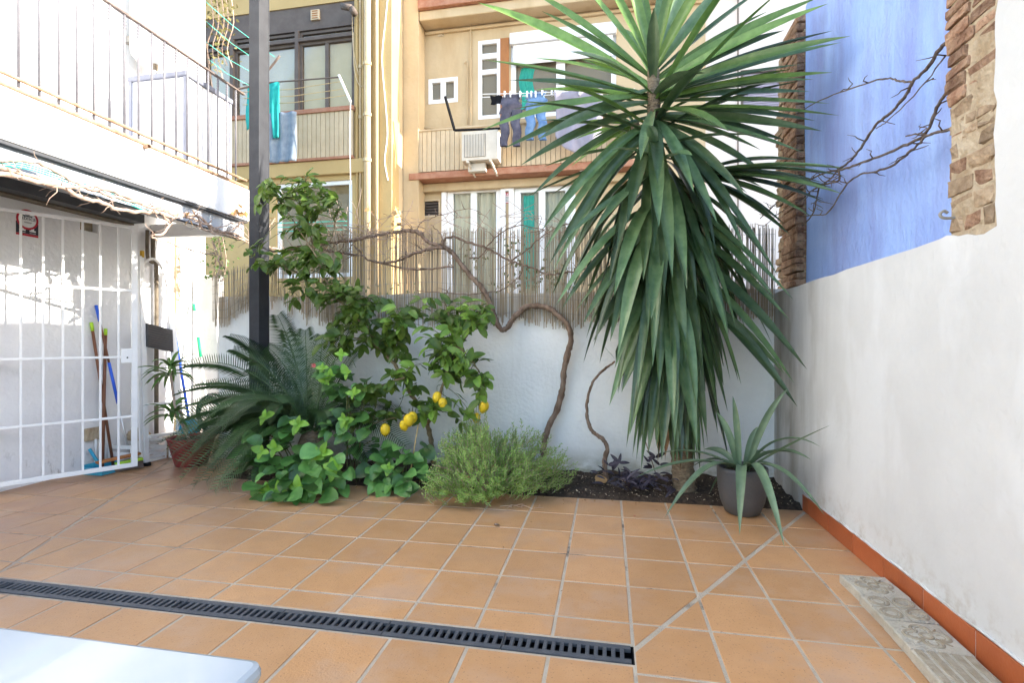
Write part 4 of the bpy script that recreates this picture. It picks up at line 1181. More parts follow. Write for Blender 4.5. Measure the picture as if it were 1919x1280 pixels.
for b in lp:
    a = b; pts = [a]
    d = Vector((rnd(-1,1), rnd(-.1,.1), rnd(-.3,.5))).normalized()
    for k in range(4): d = (d+Vector((rnd(-.5,.5), 0, rnd(-.4,.4)))).normalized(); pts.append(pts[-1]+d*rnd(.04,.10))
    br_.tube(spline(pts, 3), .0025, 5)
to_ = br_.build('tendrils', 'twig', gv); to_['kind'] = 'stuff'

# the part of the vine that runs left, under the balcony
bv = thing('balcony_vine', 'bare pale vine branches bundled along the underside of the balcony', 'vine', tuple(atX(300, 400, XBAL+.05)))
XV = XBAL + .05
paths = [
 ([(-40,296),(0,300),(45,300),(90,312),(120,330),(150,345),(190,352),(230,366),(265,380),(300,392),(340,403),(385,420),(430,440),(470,456)], .011, .008, 20),
 ([(-40,310),(10,316),(60,330),(100,345),(130,350),(165,352),(200,366),(240,374),(280,388),(305,395),(330,402)], .014, .010, 22),
 ([(-30,325),(30,330),(80,344),(120,352),(150,370),(185,378),(220,392),(270,398),(300,398),(325,408),(350,398)], .018, .012, 18),
 ([(300,398),(318,420),(300,440),(283,440),(300,450),(340,462),(380,474),(410,478)], .011, .005, 10),
 ([(330,402),(372,405),(400,430),(440,438),(468,452),(500,462),(540,470)], .012, .009, 24),
 ([(360,395),(375,412),(380,430),(420,440),(460,450)], .009, .006, 18),
 ([(420,440),(445,425),(455,418),(475,460)], .006, .003, 12),
 ([(400,455),(410,480),(412,500),(405,520)], .008, .004, 14),
 ([(470,456),(490,440),(510,425)], .005, .003, 6),
 ([(395,430),(440,420),(470,450),(480,452),(505,425),(515,410)], .006, .003, 10)]
for pts, a, b, t in paths: branch(bv, pts, a, b, t, .17, X=XV, m='twig', wob=.008)
for dz in (0, 4, 8):
    MB().tube(spline([atX(a, b+dz, XV-.02) for a, b in ((-30,300),(40,306),(95,322),(150,342),(210,360),(260,382),(285,392))]), .004, 5).build('tie_line', 'line', bv)
lm_ = MB()
def small_leaf(mb, c, s):
    d = Vector((rnd(-1,1), rnd(-1,1), rnd(-1,.4))).normalized(); n = d.orthogonal().normalized(); n.rotate(Matrix.Rotation(rnd(0,6.28), 3, d)); w = d.cross(n)
    mb.add([c, c+d*s*.45+w*s*.36+n*s*.08, c+d*s, c+d*s*.45-w*s*.36+n*s*.08, c+d*s*.5], [(0,1,4),(1,2,4),(2,3,4),(3,0,4)])
for (a, b) in ((450,395),(448,402),(500,405),(456,400),(352,408),(690,395),(735,400),(740,412),(728,425),(500,398)):
    for _ in range(3): small_leaf(lm_, atX(a+rnd(-8,8), b+rnd(-8,8), XV) if a < 600 else atY(a+rnd(-8,8), b+rnd(-8,8), VY-.05), rnd(.04,.08))
lm_.build('dry_leaf', 'dryleaf', bv)

# dead vine in front of the blue wall
dv = thing('wall_vine', 'bare brown vine branches hanging in front of the blue wall', 'vine', tuple(atX(1570, 330, 1.42)))
def zp(pts): return [(1200+a*.375, b*.375) for a, b in pts]
for pts, a, b, t in (
 ([(1560,195),(1500,240),(1440,330),(1360,410),(1330,470),(1260,550),(1190,610),(1150,660),(1100,740),(1040,810),(980,850)], .011, .008, 8),
 ([(1360,410),(1300,405),(1250,390),(1180,400),(1060,440),(900,500),(760,575),(660,612)], .007, .004, 4),
 ([(1560,430),(1490,520),(1450,620),(1410,680),(1310,730),(1190,780),(1060,830),(990,850)], .009, .009, 6),
 ([(1570,645),(1500,655),(1430,680),(1390,720),(1330,770),(1270,820),(1180,855),(1080,880),(1010,950),(940,1060),(870,1075),(800,1080)], .009, .005, 8),
 ([(1430,680),(1400,665),(1325,680)], .007, .005, 2),
 ([(990,850),(990,900),(900,930),(880,1000),(860,1070),(810,1125)], .008, .005, 12),
 ([(1530,275),(1400,440),(1240,600),(1180,640)], .0045, .003, 2),
 ([(980,850),(900,870),(800,930),(700,1000),(640,1050),(600,1090)], .008, .005, 16),
 ([(990,850),(940,900),(860,950),(800,1000),(700,1060),(620,1130)], .006, .004, 14)):
    branch(dv, zp(pts), a*.74, b*.74, t, .10, X=1.40, k=5, wob=.003, m='greybark')

# second little vine stump in the bed
v2 = thing('vine_stem', 'thin crooked vine stem rising from the bed left of the yucca', 'vine', tuple(atY(1137, 895, 4.38)))
mb = MB()
p2 = vine_path([atY(a, b, 4.38) for a, b in ((1137,905),(1134,880),(1133,862),(1138,840),(1130,824),(1116,814),(1105,800),(1100,775),(1101,748),(1111,716),(1133,692),(1153,677))], .022, .009, 6, .003, 9, mb)
mb.build('trunk', 'bark', v2, smooth=True)
mb = MB()
for k, (a, b) in enumerate(((1131,648),(1170,650),(1160,640))):
    c = atY(1154, 674, 4.38); e = atY(a, b, 4.3); s = Vector((0,-.3,1)).cross(e-c).normalized()*.02
    mb.add([c, (c+e)/2+s, e, (c+e)/2-s], [(0,1,2,3)])
mb.build('leaf', 'agave', v2)

# ivy showing through the reeds, and creeper at the top of the house
def leafy_mass(name, label, cat, spots, m, s0, s1, stem=None):
    t = thing(name, label, cat, tuple(spots[0]))
    mb = MB()
    for c in spots: small_leaf(mb, c, rnd(s0, s1))
    o = mb.build('foliage', m, t); o['kind'] = 'stuff'
    if stem:
        q = MB()
        for pts, r_ in stem: q.tube(spline(pts, 4), r_, 5)
        q.build('stem', 'twig', t)
    return t
sp_ = [atY(random.gauss(*c), random.gauss(*d), 4.66+rnd(0,.25)) for c, d, n in (((1020,30),(520,14),90),((965,14),(470,30),50),((885,16),(490,20),30),((950,40),(535,6),50),((700,60),(538,6),40),((1080,20),(500,20),30)) for _ in range(n)]
leafy_mass('ivy_plant', 'straggling green ivy growing behind the reed screen', 'ivy', sp_, 'ivy', .03, .06,
           [([atY(940,560,4.72), atY(990,525,4.7), atY(1060,500,4.7)], .005), ([atY(965,540,4.7), atY(960,480,4.7), atY(965,440,4.7)], .005)])
sp_ = [atY(random.gauss(418,13), rnd(-10, 130), 5.45+rnd(-.1,.1)) for _ in range(130)] + [atY(random.gauss(400,10), rnd(-20, 60), 5.5) for _ in range(60)]
leafy_mass('wall_creeper', 'sparse dry creeper hanging from the end of the white house', 'creeper', sp_, 'creeper', .035, .065,
           [([atY(a, -30, 5.45), atY(a+8, 40, 5.42), atY(a-4, 90, 5.45), atY(a+6, 150+rnd(-30,20), 5.45)], .006) for a in (392, 402, 412, 420, 430)])
sp_ = [atY(random.gauss(412,14), rnd(440, 520), 5.0+rnd(-.1,.1)) for _ in range(130)]
leafy_mass('corner_creeper', 'small yellow green creeper above the torn reed piece', 'creeper', sp_, 'ivy', .03, .06,
           [([atY(a, 525, 5.0), atY(a+6, 490, 5.0), atY(a-2, 440, 5.0)], .006) for a in (398, 410, 418)])

# =================================================================== PLANTS
def strap_mesh(P0, C, P1, w, upv, n=10, fold=.22, prof=None, w0=.55, peak=.4, twist=0.0):
    mb = MB(); P0, C, P1 = Vector(P0), Vector(C), Vector(P1); upv = Vector(upv)
    for i in range(n+1):
        t = i/n; p = P0*(1-t)**2 + C*2*t*(1-t) + P1*t*t
        d = ((C-P0)*(1-t) + (P1-C)*t).normalized()
        s = d.cross(upv)
        s = s.normalized() if s.length > 1e-4 else d.orthogonal().normalized()
        if twist: s.rotate(Matrix.Rotation(twist*t, 3, d))
        nn_ = s.cross(d)
        if t < peak: ww = lerp(w0, 1.0, math.sin(t/peak*math.pi/2))
        else: ww = max(0.012, math.cos((t-peak)/(1-peak)*math.pi/2)**.85)
        hw = w/2*ww
        mb.v += [tuple(p - s*hw + nn_*hw*fold*2), tuple(p - s*hw*.45 + nn_*hw*fold*.55), tuple(p), tuple(p + s*hw*.45 + nn_*hw*fold*.55), tuple(p + s*hw + nn_*hw*fold*2)]
    for i in range(n):
        for k in range(4):
            a = i*5+k; mb.f.append((a, a+1, a+6, a+5))
    return mb

# ---- the big yucca
YY = 4.22
def yz_(px, py, dY=0.0): return atY(px, py, YY+dY)
base = atY(1283, 893, YY); topp = yz_(1224, 130)
yu = thing('yucca', 'large yucca with a crown of long sword leaves and a hanging skirt of older leaves', 'yucca', (base.x, base.y, 0.0))
tp_ = spline([Vector((base.x, base.y, 0.0)), atY(1275, 820, YY), atY(1262, 650, YY), atY(1248, 480, YY), atY(1234, 330, YY), atY(1226, 220, YY), topp], 12)
rd_ = [lerp(.085, .045, i/(len(tp_)-1))*(1+.10*(i % 2)) for i in range(len(tp_))]
MB().tube(tp_, rd_, 14).build('trunk', 'trunk', yu, smooth=True)
def stem_at(z):
    for a, b in zip(tp_, tp_[1:]):
        if a.z <= z <= b.z: return a.lerp(b, (z-a.z)/max(1e-6, b.z-a.z))
    return tp_[-1]
def yleaf(P0, P1, w, sag, m='yucca', upv=None, bulge=.5, tw=0.0):
    P0 = Vector(P0); P1 = Vector(P1); C = P0.lerp(P1, bulge) + Vector((0, 0, sag))
    if upv is None: upv = (rnd(-.35,.35), -rnd(.5,1.0), rnd(.25,.9))
    strap_mesh(P0, C, P1, w*.95, upv, 12, .24, w0=.42, peak=.55, twist=tw).build('leaf', m, yu, smooth=True)
crown = [ # tip px, tip py, tip depth offset, base py, width, sag, young
 (896,4,-.30,168,.115,.10,1),(975,-30,-.25,150,.105,.06,1),(1068,96,-.85,178,.12,.10,1),(1075,-50,-.2,140,.10,.02,1),(1120,-70,.1,130,.10,.0,1),
 (1165,-90,-.2,125,.10,.0,1),(1195,-60,.2,120,.10,.0,1),(1226,12,-.30,160,.105,.0,0),(1250,-80,.2,125,.09,.0,0),(1275,-90,-.1,125,.10,.0,1),(1305,-80,.2,125,.10,.0,0),
 (1345,-80,-.3,135,.11,.02,1),(1385,-60,.1,135,.10,.02,0),(1440,-30,.2,145,.10,.03,0),(1545,-8,-.3,155,.11,.05,1),(1552,6,-.55,165,.11,.05,1),(1470,56,-.2,170,.11,.06,0),
 (1570,56,-.5,175,.11,.06,0),(1624,64,-.75,178,.11,.07,1),(1628,74,-.62,185,.10,.05,0),(1524,148,-.55,195,.11,.06,0),(1530,170,-.1,188,.09,.03,0),(1574,192,-.45,192,.085,.03,0),
 (1588,215,-.6,205,.085,.05,1),(1540,245,-.4,215,.09,.05,0),(1504,285,-.5,218,.10,.06,0),(1366,246,-1.0,208,.12,.10,1),(1322,136,-.9,180,.11,.08,0),(1425,280,-.2,222,.09,.06,0),
 (908,112,-.35,185,.11,.05,1),(1000,168,.25,190,.10,.05,1),(904,243,-.55,182,.10,.12,1),(944,278,-.35,165,.10,.02,0),(1006,262,-.6,192,.11,.10,0),(1000,108,.3,160,.09,.05,1),
 (1090,112,.5,170,.08,.04,1),(1120,172,.45,185,.10,.04,1),(996,368,-.35,215,.085,.16,0),(1016,430,-.45,225,.085,.18,0),(1018,472,-.3,230,.085,.2,0),(1030,494,-.5,235,.085,.2,0),
 (1038,505,-.2,240,.08,.2,0),(1200,300,-.9,205,.09,.05,0),(1232,345,-.85,215,.10,.06,0),(1300,360,-.85,222,.10,.10,0),(1345,420,-.8,228,.10,.14,0),(1405,438,-.6,235,.10,.16,0),
 (1450,505,-.5,240,.10,.18,0),(1175,420,-.75,225,.10,.10,0),(1260,520,-.9,235,.11,.10,0),(1155,470,-.75,235,.10,.12,0),(1235,425,-1.0,225,.11,.08,0),
 (1500,120,-.3,185,.09,.04,0),(1560,135,-.55,188,.09,.05,1),(1535,225,-.2,205,.085,.05,0),(1470,262,.1,215,.085,.05,0),(1440,330,-.3,225,.09,.08,0),(1400,370,-.6,228,.09,.10,0),(955,150,-.1,180,.085,.05,0),(960,205,.1,185,.08,.06,1),(975,310,-.2,205,.085,.12,0),(1440,20,-.1,150,.09,.03,1),(1015,20,.1,150,.09,.03,1)]
for (tx_, ty_, dY, by, w, sag, yg) in crown:
    st = stem_at(atY(1224, by, YY).z)
    P1 = yz_(tx_, ty_, dY)
    if P1.x > 1.47: P1.x = 1.47
    P0 = st + (P1-st).normalized()*.03
    yleaf(P0, P1, w, sag, 'yuccatop' if yg else 'yucca', bulge=.45)
# more leaves all round the stem, so the crown runs down into the skirt
random.seed(17)
for k in range(34):
    by = rnd(140, 345); st = stem_at(atY(1224, by, YY).z); az = R(k*137.5); f_ = (by-140)/205
    el = R(lerp(62, -30, f_) + rnd(-12, 12)); L = rnd(.95, 1.30)
    d_ = Vector((math.cos(az)*math.cos(el), math.sin(az)*math.cos(el), math.sin(el)))
    P1 = st + d_*L + Vector((0, 0, -.10-.12*f_)); P1.x = min(P1.x, 1.44)
    if P1.y > YB-.1 and P1.z < 2.4: P1.y = YB-.12
    yleaf(st + d_*.03, P1, rnd(.065, .09), .08, 'yuccatop' if f_ < .55 and random.random() < .6 else 'yucca', upv=(rnd(-.3,.3), rnd(-.6,.1), 1), bulge=.5)
# smaller side head low on the right: dark leaves reaching over the wall
P0r = yz_(1288, 330, .06)
MB().tube([stem_at(1.9), (stem_at(1.9)+P0r)/2+Vector((.1,0,-.05)), P0r], [.05,.045,.04], 10).build('side_stem', 'trunk', yu, smooth=True)
for (tx_, ty_, dY) in ((1602,318,-.85),(1606,329,-.7),(1545,342,-.35),(1582,364,-.75),(1545,378,-.5),(1500,395,-.3),(1470,420,-.1),(1560,352,-.6),(1430,352,.1),(1500,300,-.3),(1520,405,-.6),(1480,440,-.4)):
    P1 = yz_(tx_, ty_, dY); P1.x = min(P1.x, 1.47)
    yleaf(P0r, P1, .10, .10, upv=(rnd(-.2,.2), -.5, 1), bulge=.5)
# pale leaves of the heads further back (seen against the cream wall, left of the stem)
P0l = yz_(1190, 235, .35)
for (tx_, ty_, dY) in ((1105,205,.4),(1080,232,.5),(1110,258,.45),(1085,290,.5),(1070,312,.5),(1100,320,.45),(1130,215,.3),(1150,190,.5),(1120,345,.45),(1075,262,.3),(1140,330,.4)):
    yleaf(P0l, yz_(tx_, ty_, dY), .05, .05, 'yuccatop')
MB().tube([stem_at(2.3), yz_(1215,300,.2), P0l], [.05,.045,.04], 10).build('side_stem', 'trunk', yu, smooth=True)
# the skirt of older leaves
random.seed(23)
nsk = 0
def skirt(n, za, zb, L0, L1, amin, amax, rmin, rmax, wid, m='yucca'):
    for _ in range(n):
        z = rnd(za, zb); st = stem_at(z); az = R(rnd(amin, amax)); L = rnd(L0, L1); r_ = rnd(rmin, rmax)
        dx, dy = math.cos(az), math.sin(az)
        rr = min(r_, L*.9)
        P1 = st + Vector((dx*rr, dy*rr, -math.sqrt(max(.02, L*L-rr*rr))*.93))
        lim = YB-.07 if P1.z < 2.4 else 9
        if P1.y > lim: P1.y = lim - rnd(0, .08)
        P1.x = min(P1.x, XR-.05 if P1.z < 1.68 else 1.46)
        P1.z = max(P1.z, rnd(.10, .30))
        C = st + Vector((dx*rr*.58, dy*rr*.58, (P1.z-st.z)*rnd(.12, .30)))
        C.y = min(C.y, YB-.10); C.x = min(C.x, XR-.10)
        strap_mesh(st + Vector((dx,dy,0))*.05, C, P1, rnd(*wid), (dx+rnd(-.5,.5), dy+rnd(-.5,.5), .55), 12, rnd(.12,.32), w0=.42, peak=.6, twist=rnd(-.4,.4)).build('leaf', m, yu, smooth=True)
skirt(40, 2.10, 2.85, 1.15, 1.42, 165, 390, .42, .86, (.078, .108))
skirt(52, 1.65, 2.45, 1.10, 1.42, 165, 400, .22, .66, (.074, .105))
skirt(48, 1.25, 1.95, .95, 1.30, 170, 400, .10, .46, (.072, .10))
skirt(28, 1.00, 1.45, .80, 1.10, 190, 350, .10, .34, (.07, .10))
skirt(20, .80, 1.25, .5, .95, 170, 370, .06, .26, (.045, .075), 'yuccadry')
for (bz_, tx_, ty_, dY, sg_) in ((2.0,1512,692,-.55,.18),(2.2,1480,600,-.5,.12),(1.9,1488,718,-.5,.2),(1.7,1494,762,-.5,.22),(2.4,1452,560,-.5,.14),(2.3,1446,545,-.2,.16),(1.6,1470,700,-.4,.2),
      (2.3,1042,572,-.5,.24),(2.2,1052,580,-.35,.24),(2.1,1092,608,-.5,.24),(2.0,1078,585,-.2,.24),(1.9,1112,640,-.45,.22),(1.7,1142,760,-.4,.24),(1.8,1152,690,-.55,.22),(1.5,1180,815,-.45,.2),(1.45,1215,850,-.4,.15),(1.5,1165,735,-.3,.2),(1.4,1240,862,-.45,.1),(1.6,1305,830,-.6,.1),(1.7,1262,800,-.65,.12)):
    st = stem_at(bz_); P1 = yz_(tx_, ty_, dY); P1.x = min(P1.x, XR-.04)
    C = st.lerp(P1, .42) + Vector((0, 0, sg_)); d_ = P1-st
    strap_mesh(st + d_.normalized()*.04, C, P1, rnd(.08,.11), (d_.x*.6+rnd(-.3,.3), d_.y-.35, .6), 12, .24, w0=.42, peak=.6).build('leaf', 'yucca', yu, smooth=True)

# ---- agave in a grey pot
pc = Vector((.925, 3.80, 0.001))
ag = thing('potted_agave', 'spiky agave with arching grey green leaves in a dark grey pot', 'potted plant', tuple(pc))
MB().lathe([(.001,.0),(.095,.0),(.115,.012),(.145,.09),(.162,.19),(.167,.30),(.165,.325),(.155,.325),(.150,.29),(.001,.285)], pc, 40).build('pot', 'potgrey', ag, smooth=True)
MB().lathe([(.001,.296),(.06,.298),(.149,.29)], pc, 24).build('potting_soil', 'soil', ag)
for (tx_, ty_, Yt, w, sag, ar) in ((1373,742,3.75,.045,.10,0),(1478,727,3.70,.045,.12,0),(1342,772,3.82,.05,.10,0),(1190,896,3.55,.055,.16,1),(1226,852,3.95,.045,.14,1),(1245,972,3.35,.06,.30,1),
      (1386,1014,3.30,.065,.32,1),(1470,1028,3.15,.065,.38,1),(1546,967,3.22,.055,.26,1),(1520,862,3.45,.085,.18,1),(1556,797,3.35,.045,.02,1),(1538,838,3.45,.05,.26,1),(1484,900,3.85,.035,.16,1),
      (1330,925,4.0,.05,.14,1),(1290,880,3.95,.05,.14,1),(1420,800,3.9,.05,.08,0),(1320,842,4.0,.045,.1,0),(1440,850,4.0,.05,.12,1)):
    P1 = atY(tx_, ty_, Yt); P1.x = min(P1.x, XR-.02)
    if P1.z < .02: P1.z = .02
    P0 = pc + Vector((0, 0, .30)); d = P1-P0; hd = Vector((d.x, d.y, 0)); P0 = P0 + hd.normalized()*.03
    C = P0.lerp(P1, .42) + Vector((0, 0, sag)) if ar else P0.lerp(P1, .5) + Vector((0,0,sag)) - hd*.10
    strap_mesh(P0, C, P1, w, (0,0,1) if ar else (-hd.x*.6, -1, .3), 12, .24, w0=.7, peak=.45).build('leaf', 'agave', ag, smooth=True)

# ---- leaves shared by the broad-leaved plants
def leaf_shape(L, W, fold, droop, peak=.42, n=8, wave=.0):
    mb = MB()
    for i in range(n+1):
        t = i/n
        ww = math.sin(math.pi*min(1, (t**(math.log(.5)/math.log(peak)))))**.62 if 0 < t < 1 else .0
        hw = W/2*max(ww, .02); z = -droop*t*t*L
        mb.v += [(t*L, -hw, z+fold*hw+wave*math.sin(t*14)), (t*L, -hw*.5, z+fold*hw*.42), (t*L, 0, z-.02*hw), (t*L, hw*.5, z+fold*hw*.42), (t*L, hw, z+fold*hw+wave*math.sin(t*14+1))]
    for i in range(n):
        for k in range(4):
            a = i*5+k; mb.f.append((a, a+5, a+6, a+1))
    return mb
def leaf_meshes(name, m, L, W, folds, peak, wave=0.0):
    out = []
    for f_, d_ in folds:
        o = leaf_shape(L*rnd(.95,1.05), W*rnd(.9,1.1), f_, d_, peak, wave=wave).build(name, m, None, smooth=True)
        out.append(o.data); bpy.data.objects.remove(o)
    return out
def put_leaf(parent, me, pos, d, nrm, s, name='leaf'):
    d = Vector(d).normalized(); nrm = Vector(nrm); y_ = nrm.cross(d)
    if y_.length < 1e-4: y_ = d.orthogonal()
    y_.normalize(); z_ = d.cross(y_)
    o = bpy.data.objects.new(name, me); col.objects.link(o); o.parent = parent
    m3 = Matrix((d, y_, z_)).transposed().to_4x4()
    o.matrix_local = Matrix.Translation(Vector(pos)-ORG[parent.name]) @ m3 @ Matrix.Diagonal((s, s, s, 1))
    return o
def leaf_into(mb, me_v, me_f, pos, d, nrm, s):
    d = Vector(d).normalized(); y_ = Vector(nrm).cross(d)
    if y_.length < 1e-4: y_ = d.orthogonal()
    y_.normalize(); z_ = d.cross(y_)
    mb.add([Vector(pos) + d*(v[0]*s) + y_*(v[1]*s) + z_*(v[2]*s) for v in me_v], me_f)

# ---- lemon tree
random.seed(5)
lt_ = thing('lemon_tree', 'young lemon tree with leaning branches and ripe yellow lemons', 'lemon tree', tuple(atZ(815, 880, .03)))
LY = 4.16
def L3(px, py, Y=LY): return atY(px, py, Y)
limbs = [([(816,888),(812,860),(807,825),(801,795)], .024, .020, 4.25), ([(801,795),(786,762),(768,735),(757,708),(738,682),(716,657),(684,612),(648,576),(614,532),(594,482),(578,422),(571,365),(573,335)], .020, .005, 4.2),
 ([(801,795),(815,768),(828,728),(838,692),(846,645),(842,595),(832,562)], .015, .004, 4.15), ([(846,645),(866,655),(884,676),(903,706),(908,728)], .008, .004, 4.1),
 ([(684,612),(630,560),(575,520),(520,498),(478,496)], .009, .003, 4.1), ([(594,482),(560,430),(530,385),(505,352),(492,340)], .007, .003, 4.1), ([(838,692),(862,650),(892,604),(912,572)], .008, .003, 4.2),
 ([(801,795),(770,782),(738,784),(712,790),(690,800)], .009, .004, 4.05), ([(716,657),(690,640),(650,632),(622,640)], .008, .003, 4.05), ([(738,682),(752,640),(756,600),(750,570)], .008, .003, 4.2),
 ([(648,576),(672,560),(700,556)], .006, .003, 4.1), ([(757,708),(730,716),(700,730),(680,745)], .007, .003, 4.0), ([(594,482),(620,450),(630,410),(640,380)], .006, .003, 4.15)]
allpts = []; wood = MB(); br0 = None
for i, (pts, a, b, Y) in enumerate(limbs):
    mb = MB(); p = vine_path([L3(x, y, Y + .05*math.sin(k*1.3+i)) for k, (x, y) in enumerate(pts)], a, b, 5, .004, 8, mb)
    if i: allpts += p
    mb.build('trunk' if i == 0 else 'branch', 'lembark', lt_, smooth=True)
LM = leaf_meshes('leaf', 'lemleaf', .115, .058, ((.25,.15),(.35,.35),(.15,.5),(.45,.25),(.2,.0)), .45)
LMv = [([tuple(v.co) for v in me.vertices], [tuple(p.vertices) for p in me.polygons]) for me in LM]
clusters = [(572,348,50,26,20),(525,375,55,28,16),(500,345,18,12,6),(610,385,42,30,14),(578,425,46,36,18),(490,490,36,16,12),(545,492,50,24,16),(600,488,44,36,18),(570,548,40,24,12),(632,540,48,28,16),
 (650,600,58,34,24),(705,602,56,36,24),(765,600,56,36,22),(820,585,48,26,16),(872,605,54,36,22),(905,578,22,20,9),(630,655,40,24,14),(715,650,50,28,18),(835,660,56,36,26),(866,700,44,30,18),(900,722,24,22,9),
 (760,700,46,32,16),(722,755,44,28,18),(800,772,40,22,12),(884,782,18,18,8),(690,738,30,26,12),(650,760,24,24,8),(470,478,14,12,5),(665,560,40,24,12)]
loose = []
twg = MB(); CAM = Vector((0,0,EYE))
for (cx, cy, rx, ry, n) in clusters:
    c3 = L3(cx, cy, 4.12)
    near = sorted(allpts, key=lambda p: (p-c3).length)[:14]
    for _ in range(max(3, int(n*.74))):
        px, py = cx+rnd(-1,1)*rx*.95, cy+rnd(-1,1)*ry*.95
        e = L3(px, py, 4.12+rnd(-.24,.22)); b = random.choice(near)
        if e.y > YB-.08: e.y = YB-.08
        mid = (b+e)/2 + Vector((rnd(-.02,.02), rnd(-.02,.02), .03)); path = spline([b, mid, e], 5)
        twg.tube(path, [lerp(.0035,.0016,i/(len(path)-1)) for i in range(len(path))], 5)
        for k in range(5):
            t = rnd(.25, 1.0); p = path[min(len(path)-1, int(t*(len(path)-1)))]
            ax = (e-b).normalized(); d = (ax*.5 + Vector((rnd(-1,1), rnd(-1,.6), rnd(-.75,.35)))).normalized()
            nv = (Vector((rnd(-.5,.5), -rnd(0,.9), rnd(.3,1.0))))
            loose.append((p, d, nv, rnd(.62, 1.22)))
loose.sort(key=lambda q: (q[0]-CAM).length)
print('lemon leaves', len(loose))
for q in loose[:290]: put_leaf(lt_, random.choice(LM), *q)
rest = MB()
for q in loose[290:]: leaf_into(rest, *random.choice(LMv), *q)
if rest.v:
    ro = rest.build('foliage', 'lemleaf', lt_, smooth=True); ro['kind'] = 'stuff'
tw_ = twg.build('twigs', 'stem', lt_); tw_['kind'] = 'stuff'
lem = MB()
pr_ = [(0.001,-.058),(.008,-.054),(.016,-.046),(.028,-.034),(.036,-.014),(.037,.004),(.033,.022),(.022,.036),(.010,.043),(.001,.046)]
LEM = MB().lathe(pr_, (0,0,0), 20).build('lemon', 'lemon', None, smooth=True); lmesh = LEM.data; bpy.data.objects.remove(LEM)
for (px, py, Y, s) in ((766,787,3.92,1.15),(773,782,3.98,1.1),(722,805,3.95,1.1),(819,744,4.02,1.0),(830,755,3.98,.95),(907,762,4.02,1.1),(893,783,4.08,.9),(757,797,4.0,1.0)):
    o = bpy.data.objects.new('lemon', lmesh); col.objects.link(o); o.parent = lt_; c_ = L3(px, py, Y)
    o.location = c_ - ORG[lt_.name]; o.rotation_euler = (rnd(-.35,.35), rnd(-.35,.35), rnd(0,6)); o.scale = (s, s, s)
    nb_ = min(allpts, key=lambda p: (p-(c_+Vector((0,0,.12)))).length)
    MB().tube(spline([c_+Vector((0,0,.04*s)), c_+Vector((0,.01,.09)), nb_], 4), .0022, 5).build('fruit_stalk', 'stem', lt_)
stk = tag(MB().tube([atY(766,905,3.98), atY(785,788,4.02)], .006, 7).build('bamboo_cane', 'bamboo'), 'thin bamboo cane leaning among the leaves below the lemons', 'cane')

# ---- broad-leaved bushes spilling onto the tiles
random.seed(11)
SM = leaf_meshes('leaf', 'shrub', .14, .120, ((.18,.25),(.28,.4),(.1,.15),(.35,.3)), .36, .003)
SL_ = leaf_meshes('leaf', 'shrublime', .13, .085, ((.2,.2),(.3,.35)), .38, .003)
def bush(label, regions, lime, base, size=1.0, n_stems=8):
    t = thing('leafy_bush', label, 'bush', tuple(base), 'broad leaved bushes at the bed edge')
    sm = MB(); pts = []
    for (cx, cy, rx, ry, Ya, Yb, n) in regions:
        for _ in range(n):
            a = rnd(0, 6.28); r_ = math.sqrt(random.random())
            p = atY(cx+rx*r_*math.cos(a), cy+ry*r_*math.sin(a), rnd(Ya, Yb))
            p.z = max(p.z, .035); pts.append(p)
            out = Vector((p.x-base[0], p.y-base[1]-.25, .12))
            d = (out.normalized()*.7 + Vector((rnd(-.8,.8), rnd(-.9,.3), rnd(-.75,.25)))).normalized()
            put_leaf(t, random.choice(SM), p, d, (rnd(-.4,.4), -rnd(.3,1.1), rnd(.5,1.1)), size*rnd(.55,1.25))
    for (cx, cy, Y) in lime:
        c_ = atY(cx, cy, Y); c_.z = max(c_.z, .05)
        for k in range(4):
            a = k*1.57+rnd(-.4,.4); put_leaf(t, random.choice(SL_), c_, (math.cos(a), -.35, math.sin(a)*.8+.25), (0,-.9,.6), size*rnd(.4,.85))
    for _ in range(n_stems):
        e = random.choice(pts); b = Vector(base)+Vector((rnd(-.12,.12), rnd(-.05,.05), 0)); sm.tube(spline([b, (b+e)/2+Vector((0,0,.08)), e], 4), .005, 6)
    sm.build('stem', 'stem', t, smooth=True); return t
bush('low glossy green bush spilling onto the tiles below the cycad', [(545,850,85,36,3.62,3.85,44),(520,800,60,26,3.72,3.9,20),(560,905,85,34,3.46,3.74,50),(525,934,40,14,3.42,3.55,14),(620,885,36,26,3.6,3.8,14)],
     [(497,782,3.66),(560,795,3.68),(515,840,3.6),(492,846,3.62),(628,880,3.58),(560,915,3.48),(502,922,3.50),(527,924,3.50),(604,905,3.6),(590,855,3.64),(604,850,3.64)], tuple(atZ(560, 905, .03)))
bush('small glossy green bush on the bed edge below the lemons', [(745,885,54,32,3.72,3.95,36),(745,912,36,14,3.66,3.78,10),(770,850,40,20,3.9,4.1,12)], [(728,878,3.70)], tuple(atZ(752, 905, .03)), .92, 6)
bush('upright leafy shrub with pale green tips beside the lemon tree', [(655,725,46,40,3.9,4.1,30),(650,800,44,40,3.85,4.0,26),(690,830,36,36,3.9,4.1,18),(630,690,30,20,3.9,4.1,10)],
     [(648,792,3.82),(645,785,3.80),(620,705,3.88),(650,700,3.86),(612,715,3.88),(640,665,3.9),(605,690,3.9),(662,738,3.84)], tuple(atZ(650, 900, .03)), .85, 10)
fl1 = atY(592, 685, 3.86); mb = MB()
for k in range(5):
    a = k*1.25; d = Vector((math.cos(a)*.5-.5, -.4, math.sin(a)*.5)); s = d.cross(Vector((0,1,.3))).normalized()
    mb.add([fl1, fl1+d*.022+s*.008, fl1+d*.042, fl1+d*.022-s*.008], [(0,1,2,3)])
